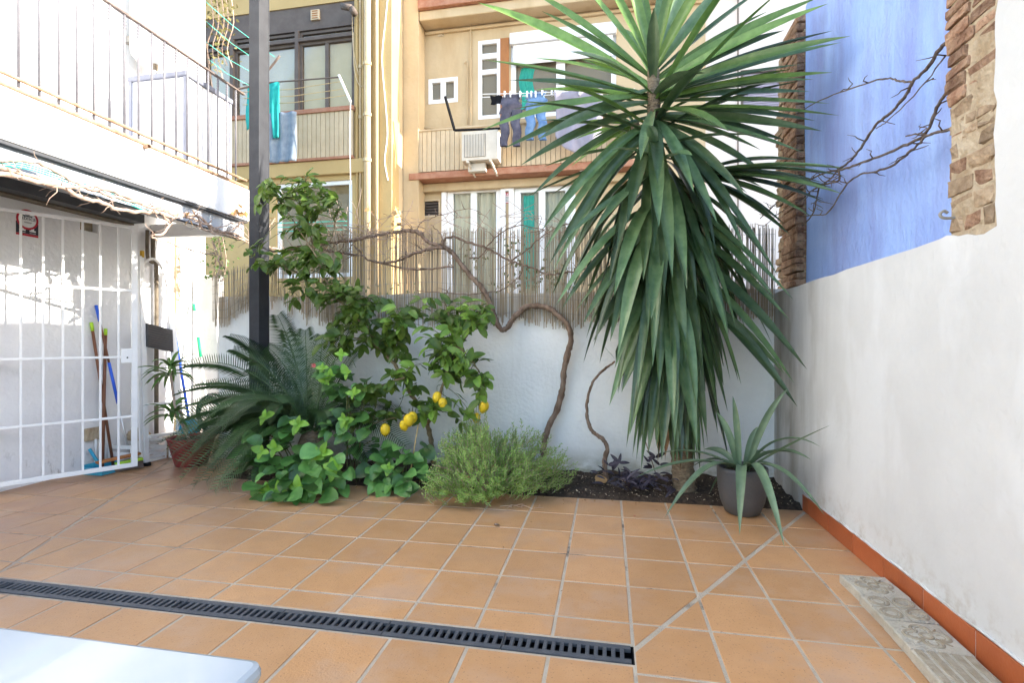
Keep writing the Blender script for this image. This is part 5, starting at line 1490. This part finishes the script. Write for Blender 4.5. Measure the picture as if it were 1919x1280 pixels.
fo = mb.build('pink_flower', 'pink', None); tag(fo, 'small pink flower bud between the cycad and the leafy shrub', 'flower')

# ---- cycad
random.seed(31)
cyb = atZ(588, 912, .02); cyb = Vector((atY(585, 830, 4.12).x, 4.12, .02))
cy = thing('cycad', 'dark green sago cycad with arching feathery fronds at the foot of the post', 'cycad', tuple(cyb))
cc_ = cyb + Vector((0, 0, .36))
MB().lathe([(.11,0),(.14,.1),(.13,.25),(.09,.36),(.02,.40)], cyb, 16).build('trunk', 'trunk', cy)
def frond(tip, arch, w=.16, npair=54):
    P0 = cc_ + Vector((rnd(-.04,.04), rnd(-.04,.04), rnd(-.05,.02))); P1 = Vector(tip); dv_ = P1-P0
    hd = Vector((dv_.x, dv_.y, 0)); C = P0 + hd*.45 + Vector((0,0,max(dv_.z*.6, 0)+arch))
    tilt = Vector((0, -rnd(.15, .75), .9)); mb = MB(); cen = []
    for i in range(21):
        t = i/20; cen.append(P0*(1-t)**2 + C*2*t*(1-t) + P1*t*t)
    mb.tube(cen, [lerp(.008,.002,i/20) for i in range(21)], 5)
    for i in range(npair):
        t = .10 + .90*i/npair; p = P0*(1-t)**2 + C*2*t*(1-t) + P1*t*t; d = ((C-P0)*(1-t)+(P1-C)*t).normalized()
        s = d.cross(tilt)
        s = s.normalized() if s.length > 1e-3 else Vector((1,0,0))
        u = s.cross(d); L = w*(.45+.75*math.sin(math.pi*min(1,(t*.9+.08)))**.7)
        for sg_ in (-1, 1):
            q = (s*sg_*.86 + d*.5 + u*.22).normalized(); side = d*.0040; e = p + q*L*rnd(.9,1.08) + Vector((0,0,-.012*L/.1)); m_ = p + q*L*.5 + u*.006
            mb.add([p-side, p+side, m_+side*1.05, e, m_-side*1.05], [(0,1,2,3,4)])
    mb.build('frond', 'cycad', cy)
tips = [(428,630,4.2,.25),(436,655,4.05,.22),(344,686,3.95,.42),(332,738,3.85,.40),(320,795,3.75,.40),(322,850,3.65,.42),(338,900,3.6,.40),(362,914,3.52,.42),(402,921,3.48,.40),
 (535,620,4.32,.10),(572,618,4.35,.05),(604,628,4.40,.05),(642,588,4.42,.05),(668,600,4.42,.08),(500,650,4.36,.15),(694,640,4.40,.10),(500,790,3.75,.42),(620,800,4.0,.34),(700,800,4.1,.3),(455,860,3.75,.36),(690,860,3.95,.36),
 (762,838,3.95,.36),(744,770,4.2,.25),(380,822,3.6,.44),(398,775,3.72,.40),(470,690,4.3,.2),(350,760,4.2,.36),(375,720,4.3,.30),(415,800,3.45,.5),(520,590,4.45,.1),
 (345,820,4.1,.40),(312,842,3.85,.42),(330,868,3.85,.42),(352,800,3.85,.44),(365,840,3.85,.42),(395,880,3.6,.42),(425,925,3.55,.38),(440,840,3.7,.42),(375,760,3.9,.4),(370,880,3.8,.36),(300,830,4.0,.4),(340,870,3.75,.42),(360,850,3.7,.45),(386,905,3.55,.4),(420,905,3.62,.4),(330,820,3.7,.45),(410,860,3.62,.45),(450,890,3.72,.4),(470,915,3.68,.36)]
for (px, py, Y, ar) in tips:
    tip = atY(px, py, Y); tip.z = max(tip.z, .03); tip.y = min(tip.y, YB-.04)
    frond(tip, ar, w=rnd(.12,.16))

# ---- fine-leaved grey green shrub
random.seed(41)
rc = Vector((atY(925, 880, 4.0).x-.02, 3.93, .0))
rm = thing('fine_leaved_shrub', 'rounded light green fine leaved shrub spilling over the tile edge', 'shrub', tuple(rc))
fm_ = MB(); sm = MB()
for k in range(1300):
    th = rnd(0, 6.283); ph = math.asin(rnd(0.0, 1.0)); rr = rnd(.55, 1.0)**.6
    lobe = 1 + .22*math.sin(3*th+1.0) + .12*math.sin(7*th) + .10*math.sin(5*ph+th)
    o_ = Vector((math.cos(th)*math.cos(ph)*.48, math.sin(th)*math.cos(ph)*.34, math.sin(ph)*.42))*rr*lobe
    p = rc + o_ + Vector((0, 0, .06))
    if o_.y < -.15 and p.z < .25: p.y -= .07 + (.12 if -.45 < o_.x < -.2 else 0)
    if p.y > YB-.06: p.y = YB-.06
    d = (o_.normalized()*.8 + Vector((rnd(-.5,.5), rnd(-.5,.5), rnd(-.05,.75)))).normalized(); L = rnd(.07, .17)
    b = p - d*L*.5; b.z = max(b.z, .012); e = p + d*L*.5; e.z = max(e.z, .012)
    sm.tube([b, e], [.0022, .001], 3, cap=False)
    nl = int(L/.0065)
    for i in range(nl):
        t = (i+rnd(0,.6))/nl; q = b.lerp(e, t); a = i*2.4; s = d.orthogonal().normalized(); s.rotate(Matrix.Rotation(a, 3, d))
        ld = (s*.8 + d*.65 + Vector((0,0,.1))).normalized(); l_ = rnd(.024, .042)*(1.1-.4*t); w_ = ld.cross(d).normalized()*.0042
        fm_.add([q-w_*.4, q+ld*l_*.5-w_, q+ld*l_, q+ld*l_*.5+w_, ], [(0,1,2,3)])
for _ in range(60):
    e = rc + Vector((rnd(-.4,.4), rnd(-.22,.2), rnd(.1,.34))); sm.tube(spline([rc+Vector((rnd(-.1,.1),rnd(-.06,.06),.02)), (rc+e)/2+Vector((0,0,.05)), e], 3), .004, 4, cap=False)
o = fm_.build('foliage', 'rosemary', rm); o['kind'] = 'stuff'
o = sm.build('stems', 'twig', rm); o['kind'] = 'stuff'
mb = MB(); dr0 = atZ(1000, 952, .008)
for k in range(7):
    a = dr0+Vector((rnd(-.2,.1), rnd(-.05,.05), 0)); mb.tube(spline([a, a+Vector((rnd(-.06,.06), rnd(-.03,.03), .012)), a+Vector((rnd(-.1,.1), rnd(-.04,.04), .004))], 3), .002, 4)
tag(mb.build('fallen_twigs', 'twig'), 'few dry fallen twigs on the tiles in front of the fine leaved shrub', 'twigs')

# ---- purple ground plant, dead stalk, fallen leaf
random.seed(51)
pu = thing('purple_plant', 'dark purple leaved ground plant on the soil left of the pot', 'plant', tuple(atY(1190, 905, 4.12)))
PM = leaf_meshes('leaf', 'purple', .10, .030, ((.5,.3),(.4,.5),(.6,.1)), .4)
for _ in range(95):
    c_ = atY(random.gauss(1195,34), rnd(885,925), rnd(4.0,4.3)); c_.z = rnd(.05,.14)
    put_leaf(pu, random.choice(PM), c_, (rnd(-1,1), rnd(-1,.5), rnd(-.2,.7)), (rnd(-.4,.4), -.4, 1), rnd(.6,1.15))
for (a, b) in ((1140,872),(1148,880),(1160,868),(1215,866),(1228,858),(1236,872),(1222,876)):
    c_ = atY(a, b, 4.25)
    for _ in range(3): put_leaf(pu, random.choice(PM), c_, (rnd(-1,1), rnd(-.6,.2), rnd(.1,1)), (0,-1,.5), rnd(.6,1))
sk = MB(); sk.tube(spline([atY(1228,885,4.25), atY(1212,835,4.25), atY(1198,796,4.25), atY(1191,792,4.24)], 4), .0045, 6)
tag(sk.build('dead_stalk', 'bark', None, smooth=True), 'thin dead flower stalk standing in the bed behind the purple plant', 'stalk')
def dropped(name, px, py, m, label, s):
    c_ = atZ(px, py, .012); mb = leaf_shape(s, s*.7, .3, .1); a = rnd(0, 6); o = mb.build(name, m, None, smooth=True); o.location = c_; o.rotation_euler = (.2, .1, a); ORG[o.name] = c_
    return tag(o, label, 'leaf' if 'leaf' in name else 'petal')
dropped('red_petal', 1192, 967, 'red', 'tiny red petal lying on the tiles left of the pot', .022)
dropped('fallen_leaf', 926, 984, 'bark', 'small dark fallen leaf on the tiles in front of the shrub', .04)
o = dropped('pale_fallen_leaf', 1118, 905, 'dryleaf', 'pale dry fallen leaf on the soil beside the vine stem', .14); o.location = atZ(1118, 905, .06); o.rotation_euler = (.5, -.2, 1.0)

# ---- crumbs of soil and small dead leaves swept against the bed edge
random.seed(91)
lt2 = MB()
for k in range(120):
    X = rnd(-3.2, 1.2); Y = YBED - abs(random.gauss(0, .10)) - .01; small_leaf(lt2, Vector((X, Y, .006)), rnd(.006, .020))
for k in range(30):
    small_leaf(lt2, Vector((rnd(-3.5, 1.1), rnd(2.2, 3.8), .005)), rnd(.006, .016))
lo2 = lt2.build('leaf_litter', 'dryleaf'); lo2['kind'] = 'stuff'; lo2['label'] = 'tiny dead leaves and crumbs scattered on the tiles'

# =================================================================== SMALL THINGS
# ---- white table top in the near left corner
random.seed(61)
tb = thing('marble_table', 'white marble topped table with rounded corner in the near left', 'table', (-1.2, .1, 0))
def rounded(x0, y0, x1, y1, r_, n=6):
    out = []
    for cx, cy, a0 in ((x1-r_, y1-r_, 0), (x0+r_, y1-r_, 90), (x0+r_, y0+r_, 180), (x1-r_, y0+r_, 270)):
        for k in range(n+1): a = R(a0+90*k/n); out.append((cx+r_*math.cos(a), cy+r_*math.sin(a)))
    return out
MB().prism(rounded(-2.0, -.35, -.472, .645, .022), .724, .750).build('table_top', 'table', tb, bevel=.010)
MB().box(-1.85, -.22, .65, -.62, .52, .7235).build('apron', 'whitemetal', tb)
for lx, ly in ((-1.85,-.22),(-.67,-.22),(-1.85,.47),(-.67,.47)): MB().box(lx, ly, 0, lx+.05, ly+.05, .6495).build('leg', 'whitemetal', tb)

# ---- four concrete pavers lying against the skirting
def paver(kind, c, rot, label):
    o = thing('paver', label, 'paver', c, 'concrete pavers along the wall'); o.rotation_euler = (0, 0, rot)
    mb = MB(); s = .1035; h = .042
    pts = [(-s,-s),(s,-s),(s,s),(-s,s)]
    q = []
    for i in range(4):
        a, b = Vector(pts[i]), Vector(pts[(i+1) % 4])
        for k in range(5):
            p = a.lerp(b, k/5); n = Vector((-(b-a).y, (b-a).x)).normalized(); p = p + n*rnd(0, .0028); q.append((p.x, p.y))
    MB_ = MB().prism(q, 0, h, .004)
    body = MB_.build('slab', 'paver', None, bevel=0); body.parent = o
    rl_ = MB()
    def ring(cx, cy, r_, a0=0, a1=360, t=.0065):
        rl_.tube([(cx+r_*math.cos(R(lerp(a0,a1,k/28))), cy+r_*math.sin(R(lerp(a0,a1,k/28))), h-.0006) for k in range(29)], t, 6)
    if kind == 'flower':
        ring(0, 0, .020)
        for a in (0, 90, 180, 270):
            cx, cy = .046*math.cos(R(a)), .046*math.sin(R(a)); ring(cx, cy, .031, a-140, a+140); ring(cx, cy, .016, a-120, a+120, .003)
        for a in (45, 135, 225, 315): rl_.tube([(.03*math.cos(R(a)), .03*math.sin(R(a)), h), (.082*math.cos(R(a)), .082*math.sin(R(a)), h)], .0035, 6)
    elif kind == 'circles':
        for cx in (-.05, .05):
            for cy in (-.05, .05): ring(cx, cy, .036); ring(cx, cy, .022, t=.003)
        rl_.tube([(-.1,0,h-.001),(.1,0,h-.001)], .003, 6); rl_.tube([(0,-.1,h-.001),(0,.1,h-.001)], .003, 6)
    else:
        for k in range(5): x = -.08+.04*k; rl_.box(x-.013, -.1, h-.002, x+.013, .1, h+.004)
    r2 = rl_.build('relief', 'paverdirt', None, smooth=kind != 'stripes', bevel=.0025 if kind == 'stripes' else 0); r2.parent = o
    return o
paver('flower', (1.238, 2.688, .001), R(2), 'grey concrete paver with worn flower relief, farthest from the camera')
paver('circles', (1.234, 2.478, .001), R(1), 'grey concrete paver with four raised circles')
paver('flower', (1.228, 2.262, .001), R(-2), 'grey concrete paver with flower relief beside the striped one')
paver('stripes', (1.215, 2.050, .001), R(-3), 'grey concrete paver with parallel raised stripes')

# ---- aluminium step ladder leaning on the wall
ld = thing('step_ladder', 'white aluminium step ladder leaning folded against the left wall', 'ladder', (-4.35, 4.35, 0))
a0, a1 = Vector((-4.36, 4.17, 0.0)), atX(264, 480, -4.70)
b0, b1 = Vector((-4.34, 4.56, 0.0)), Vector((-4.70, 4.74, a1.z-.10))
mb = MB(); mb.bar(a0, a1, .022, .05, up=(0,1,0)); mb.bar(b0, b1, .022, .05, up=(0,1,0)); mb.build('front_rail', 'whitemetal', ld, bevel=.003)
o1, o2 = Vector((.0,-.055,0)), Vector((.0,.04,0))
mb = MB(); mb.bar(a0+o1, a1+o1-(a1-a0)*.12, .018, .03, up=(0,1,0)); mb.bar(b0+o2, b1+o2-(b1-b0)*.12, .018, .03, up=(0,1,0)); mb.build('back_rail', 'whitemetal', ld, bevel=.003)
MB().tube(spline([a0.lerp(a1,.88), a0.lerp(a1,.96)+Vector((0,.02,0)), (a1+b1)/2+Vector((.01,0,.04)), b0.lerp(b1,.96)+Vector((0,-.02,0)), b0.lerp(b1,.80)], 6), .014, 10).build('hoop', 'whitemetal', ld, smooth=True)
for t in (.13, .28, .43):
    p, q = a0.lerp(a1, t), b0.lerp(b1, t); MB().bar(p+Vector((.0,.014,0)), q-Vector((0,.014,0)), .08, .025).build('step', 'whitemetal', ld, bevel=.003)
p, q = a0.lerp(a1, .61), b0.lerp(b1, .61)
pl = MB(); u_ = (a1-a0).normalized()
pl.add([p+Vector((.02,.02,0))-u_*.12, q+Vector((.02,-.02,0))-u_*.12, q+Vector((.02,-.02,0))+u_*.12, p+Vector((.02,.02,0))+u_*.12], [(0,1,2,3)])
po_ = pl.build('platform', 'steel', ld, solid=.02)
rg = MB()
for k in range(9):
    c_ = -.10+.025*k; rg.bar(p+Vector((.033,.03,0))+u_*c_, q+Vector((.033,-.03,0))+u_*c_, .005, .007)
rg.build('tread_rib', 'grille', po_)
ft = MB(); ft.box(a0.x-.02, a0.y-.03, 0, a0.x+.025, a0.y+.03, .035); ft.box(b0.x-.02, b0.y-.03, 0, b0.x+.025, b0.y+.03, .035); ft.build('rubber_foot', 'black', ld, bevel=.004)

# ---- sticks leaning on the wall
def stick(name, label, cat, segs):
    t = thing(name, label, cat, tuple(segs[-1][1]), 'handles leaning on the left wall')
    for nm, b, r_, m, a in segs: MB().tube([a, b], r_, 8).build(nm, m, t, smooth=True)
    return t
def wx(px, py, X): return atX(px, py, X)
p0, p1 = wx(171,604,-4.74), Vector((-4.60, wx(212,860,-4.60).y, .03)); q = p0.lerp(p1, .06)
stick('broom', 'brown broom handle with lime tip leaning behind the gate', 'broom', [('handle', p1, .012, 'brownstick', q), ('tip', q, .014, 'limeplastic', p0)])
p0, p1 = wx(198,616,-4.72), Vector((-4.60, wx(192,860,-4.60).y, .03)); q = p0.lerp(p1, .05)
stick('broom', 'upright brown broom handle with green tip behind the gate', 'broom', [('handle', p1, .013, 'brownstick', q), ('tip', q, .014, 'limeplastic', p0)])
p0, p1 = wx(180,572,-4.74), Vector((-4.52, wx(246,850,-4.52).y, .03)); q = p0.lerp(p1, .10); q2 = p0.lerp(p1, .36); q3 = p0.lerp(p1, .62)
stick('mop', 'long mop handle with blue grips and silver lower shaft behind the gate', 'mop', [('shaft', p1, .009, 'alu', q3), ('lower_grip', q3, .013, 'bluestick', q2), ('handle', q2, .010, 'brownstick', q), ('grip', q, .013, 'bluestick', p0)])
p0, p1 = wx(324,598,-4.70), Vector((-4.36, 4.74, .03)); q = p0.lerp(p1, .05)
stick('broom', 'bright blue broom handle leaning right of the step ladder', 'broom', [('handle', p1, .014, 'bluestick', q), ('cap', q, .015, 'black', p0)])
YM = 5.10
p0, p1 = atY(363,570,YM), Vector((atY(412,720,4.95).x, 4.85, .03)); q = p0.lerp(p1, .05); q2 = p0.lerp(p1, .24); q3 = p0.lerp(p1, .38)
stick('mop', 'white mop handle with green grips against the low cream wall', 'mop', [('shaft', p1, .010, 'pvc', q3), ('lower_grip', q3, .014, 'greenstick', q2), ('handle', q2, .010, 'pvc', q), ('grip', q, .014, 'greenstick', p0)])

# ---- hose coil
hz = thing('garden_hose', 'dark green garden hose coiled on the wall beside the cycad', 'hose', tuple(atY(402, 760, 4.56)))
mb = MB(); cc = atY(400, 775, 4.57); pts = []
for k in range(0, 110):
    a = k*.34; r_ = .21 - .0007*k + .012*math.sin(k*.9); pts.append(cc + Vector((math.cos(a)*r_*.85, -.015-.0004*k, math.sin(a)*r_)))
mb.tube(pts, .010, 6)
mb.tube(spline([cc+Vector((.17,-.03,-.05)), cc+Vector((.35,-.05,.06)), cc+Vector((.5,-.06,-.12)), cc+Vector((.52,-.06,-.4))], 6), .010, 6)
mb.build('coil', 'hose', hz, smooth=True)
MB().bar(cc+Vector((0,.03,.2)), cc+Vector((0,-.06,.2)), .02, .02).build('hook', 'wire', hz)

# ---- dracaena and its red pot
rp = Vector((-3.98, 4.30, 0.001))
dr = thing('potted_dracaena', 'dracaena with two leaf rosettes in a red plastic pot', 'potted plant', tuple(rp))
MB().lathe([(.001,0),(.13,0),(.14,.01),(.20,.25),(.215,.27),(.20,.275),(.19,.25),(.001,.24)], rp, 32).build('pot', 'potred', dr, smooth=True)
MB().lathe([(.001,.245),(.195,.250)], rp, 20).build('potting_soil', 'soil', dr)
hd1, hd2 = atY(318, 690, 4.28), atY(322, 768, 4.22)
mb = MB(); mb.tube(spline([rp+Vector((-.03,0,.24)), rp+Vector((-.12,0,.5)), hd2+Vector((.02,.02,.02)), hd1], 5), .012, 8); mb.tube(spline([rp+Vector((-.03,0,.24)), rp+Vector((-.1,-.03,.42)), hd2], 5), .010, 8); mb.build('stem', 'twig', dr, smooth=True)
random.seed(71)
for hd_, n, L in ((hd1, 24, .30), (hd2, 20, .26)):
    for k in range(n):
        a = k*2.4; el = rnd(-.3, .95); d = Vector((math.cos(a)*math.cos(el), math.sin(a)*math.cos(el), math.sin(el))); l_ = L*rnd(.7,1.1)
        P0 = hd_ + Vector((0,0,rnd(-.08,.02))); C = P0 + d*l_*.5 + Vector((0,0,.05)); P1 = P0 + d*l_ + Vector((0,0,-.07))
        if P1.x < XL+.05: P1.x = XL+.05
        strap_mesh(P0, C, P1, rnd(.032,.046), (0,0,1) if abs(d.z) < .8 else (0,1,0), 8, .3, w0=.5, peak=.45).build('leaf', 'dracaena', dr, smooth=True)

# ---- clutter at the wall foot
random.seed(81)
dpan = thing('dustpan', 'teal blue dustpan lying at the wall foot behind the gate', 'dustpan', (-4.5, 3.95, 0))
c_ = Vector((-4.52, 3.92, 0)); mb = MB(); mb.box(c_.x-.1, c_.y-.13, .002, c_.x+.1, c_.y+.13, .012); mb.box(c_.x-.11, c_.y-.14, .002, c_.x-.101, c_.y+.14, .09)
mb.box(c_.x-.1, c_.y-.14, .002, c_.x+.1, c_.y-.131, .07); mb.box(c_.x-.1, c_.y+.131, .002, c_.x+.1, c_.y+.14, .07); mb.build('scoop', 'bluebag', dpan, bevel=.004)
MB().tube([(c_.x-.105,c_.y,.08),(c_.x-.2,c_.y,.20)], .014, 8).build('handle', 'bluebag', dpan, smooth=True)
pk = MB(); pk.bar((-4.50, 3.80, .11), (-4.36, 4.10, .14), .07, .02); tag(pk.build('wooden_batten', 'wood', bevel=.003), 'short reddish wooden batten lying across the dustpan', 'batten')
lb = thing('scrubbing_brush', 'lime green scrubbing brush with grey bristles by the gate foot', 'brush', (-4.38, 4.02, 0))
MB().bar((-4.44, 3.92, .075), (-4.33, 4.10, .09), .06, .025).build('back', 'limeplastic', lb, bevel=.006); MB().bar((-4.44, 3.92, .035), (-4.33, 4.10, .045), .055, .06).build('bristles', 'grille', lb)
ct = thing('plastic_crate', 'low white plastic crate behind the gate end', 'crate', (-4.52, 4.28, 0))
x0, x1, y0, y1 = -4.72, -4.46, 4.10, 4.50
mb = MB(); mb.box(x0, y0, .002, x1, y1, .012)
for zz in (.03, .10, .17): 
    mb.box(x0, y0, zz, x1, y0+.008, zz+.035); mb.box(x0, y1-.008, zz, x1, y1, zz+.035); mb.box(x0, y0+.009, zz, x0+.008, y1-.009, zz+.035); mb.box(x1-.008, y0+.009, zz, x1, y1-.009, zz+.035)
for cx, cy in ((x0+.001,y0+.001),(x1-.013,y0+.001),(x0+.001,y1-.013),(x1-.013,y1-.013)): mb.box(cx, cy, .012, cx+.012, cy+.012, .206)
mb.build('basket', 'pvc', ct)
def bag(name, c, r_, m, label, seed):
    random.seed(seed); n, k = 14, 9; mb = MB(); c = Vector(c)
    def fn(u, v):
        a = 2*math.pi*u; ph = math.pi*v; w = 1+.16*math.sin(3*a+seed)+.12*math.sin(5*a+4*ph)
        return (c.x+r_[0]*math.sin(ph)*math.cos(a)*w, c.y+r_[1]*math.sin(ph)*math.sin(a)*w, c.z+r_[2]*(1-math.cos(ph))*(1+.08*math.sin(4*a)))
    mb.grid(fn, 22, 12); return tag(mb.build(name, m, None, smooth=True), label, 'bag')
bag('plastic_bag', (-4.33, 4.66, .20), (.12,.10,.09), 'bluebag', 'crumpled teal plastic bag behind the step ladder', 3)
bag('plastic_bag', (-4.15, 4.78, .20), (.11,.09,.08), 'sheet', 'crumpled pale lilac plastic bag behind the step ladder', 4)
bag('plastic_bag', (-4.60, 4.30, .21), (.09,.10,.06), 'mortar', 'crumpled brown paper bag inside the white crate', 6)
sh_ = thing('low_shelf', 'low grey wooden shelf behind the step ladder', 'shelf', (-4.3, 4.75, 0))
MB().box(-4.60, 4.58, .17, -3.98, 4.86, .198).build('board', 'paver', sh_, bevel=.003)
for lx in (-4.58, -4.02): MB().box(lx, 4.60, 0, lx+.03, 4.84, .1695).build('leg', 'paver', sh_)
tag(MB().box(-4.44, 4.50, .002, -4.20, 4.56, .16).build('white_board', 'pvc', None, bevel=.004), 'small white board standing below the low shelf', 'board')
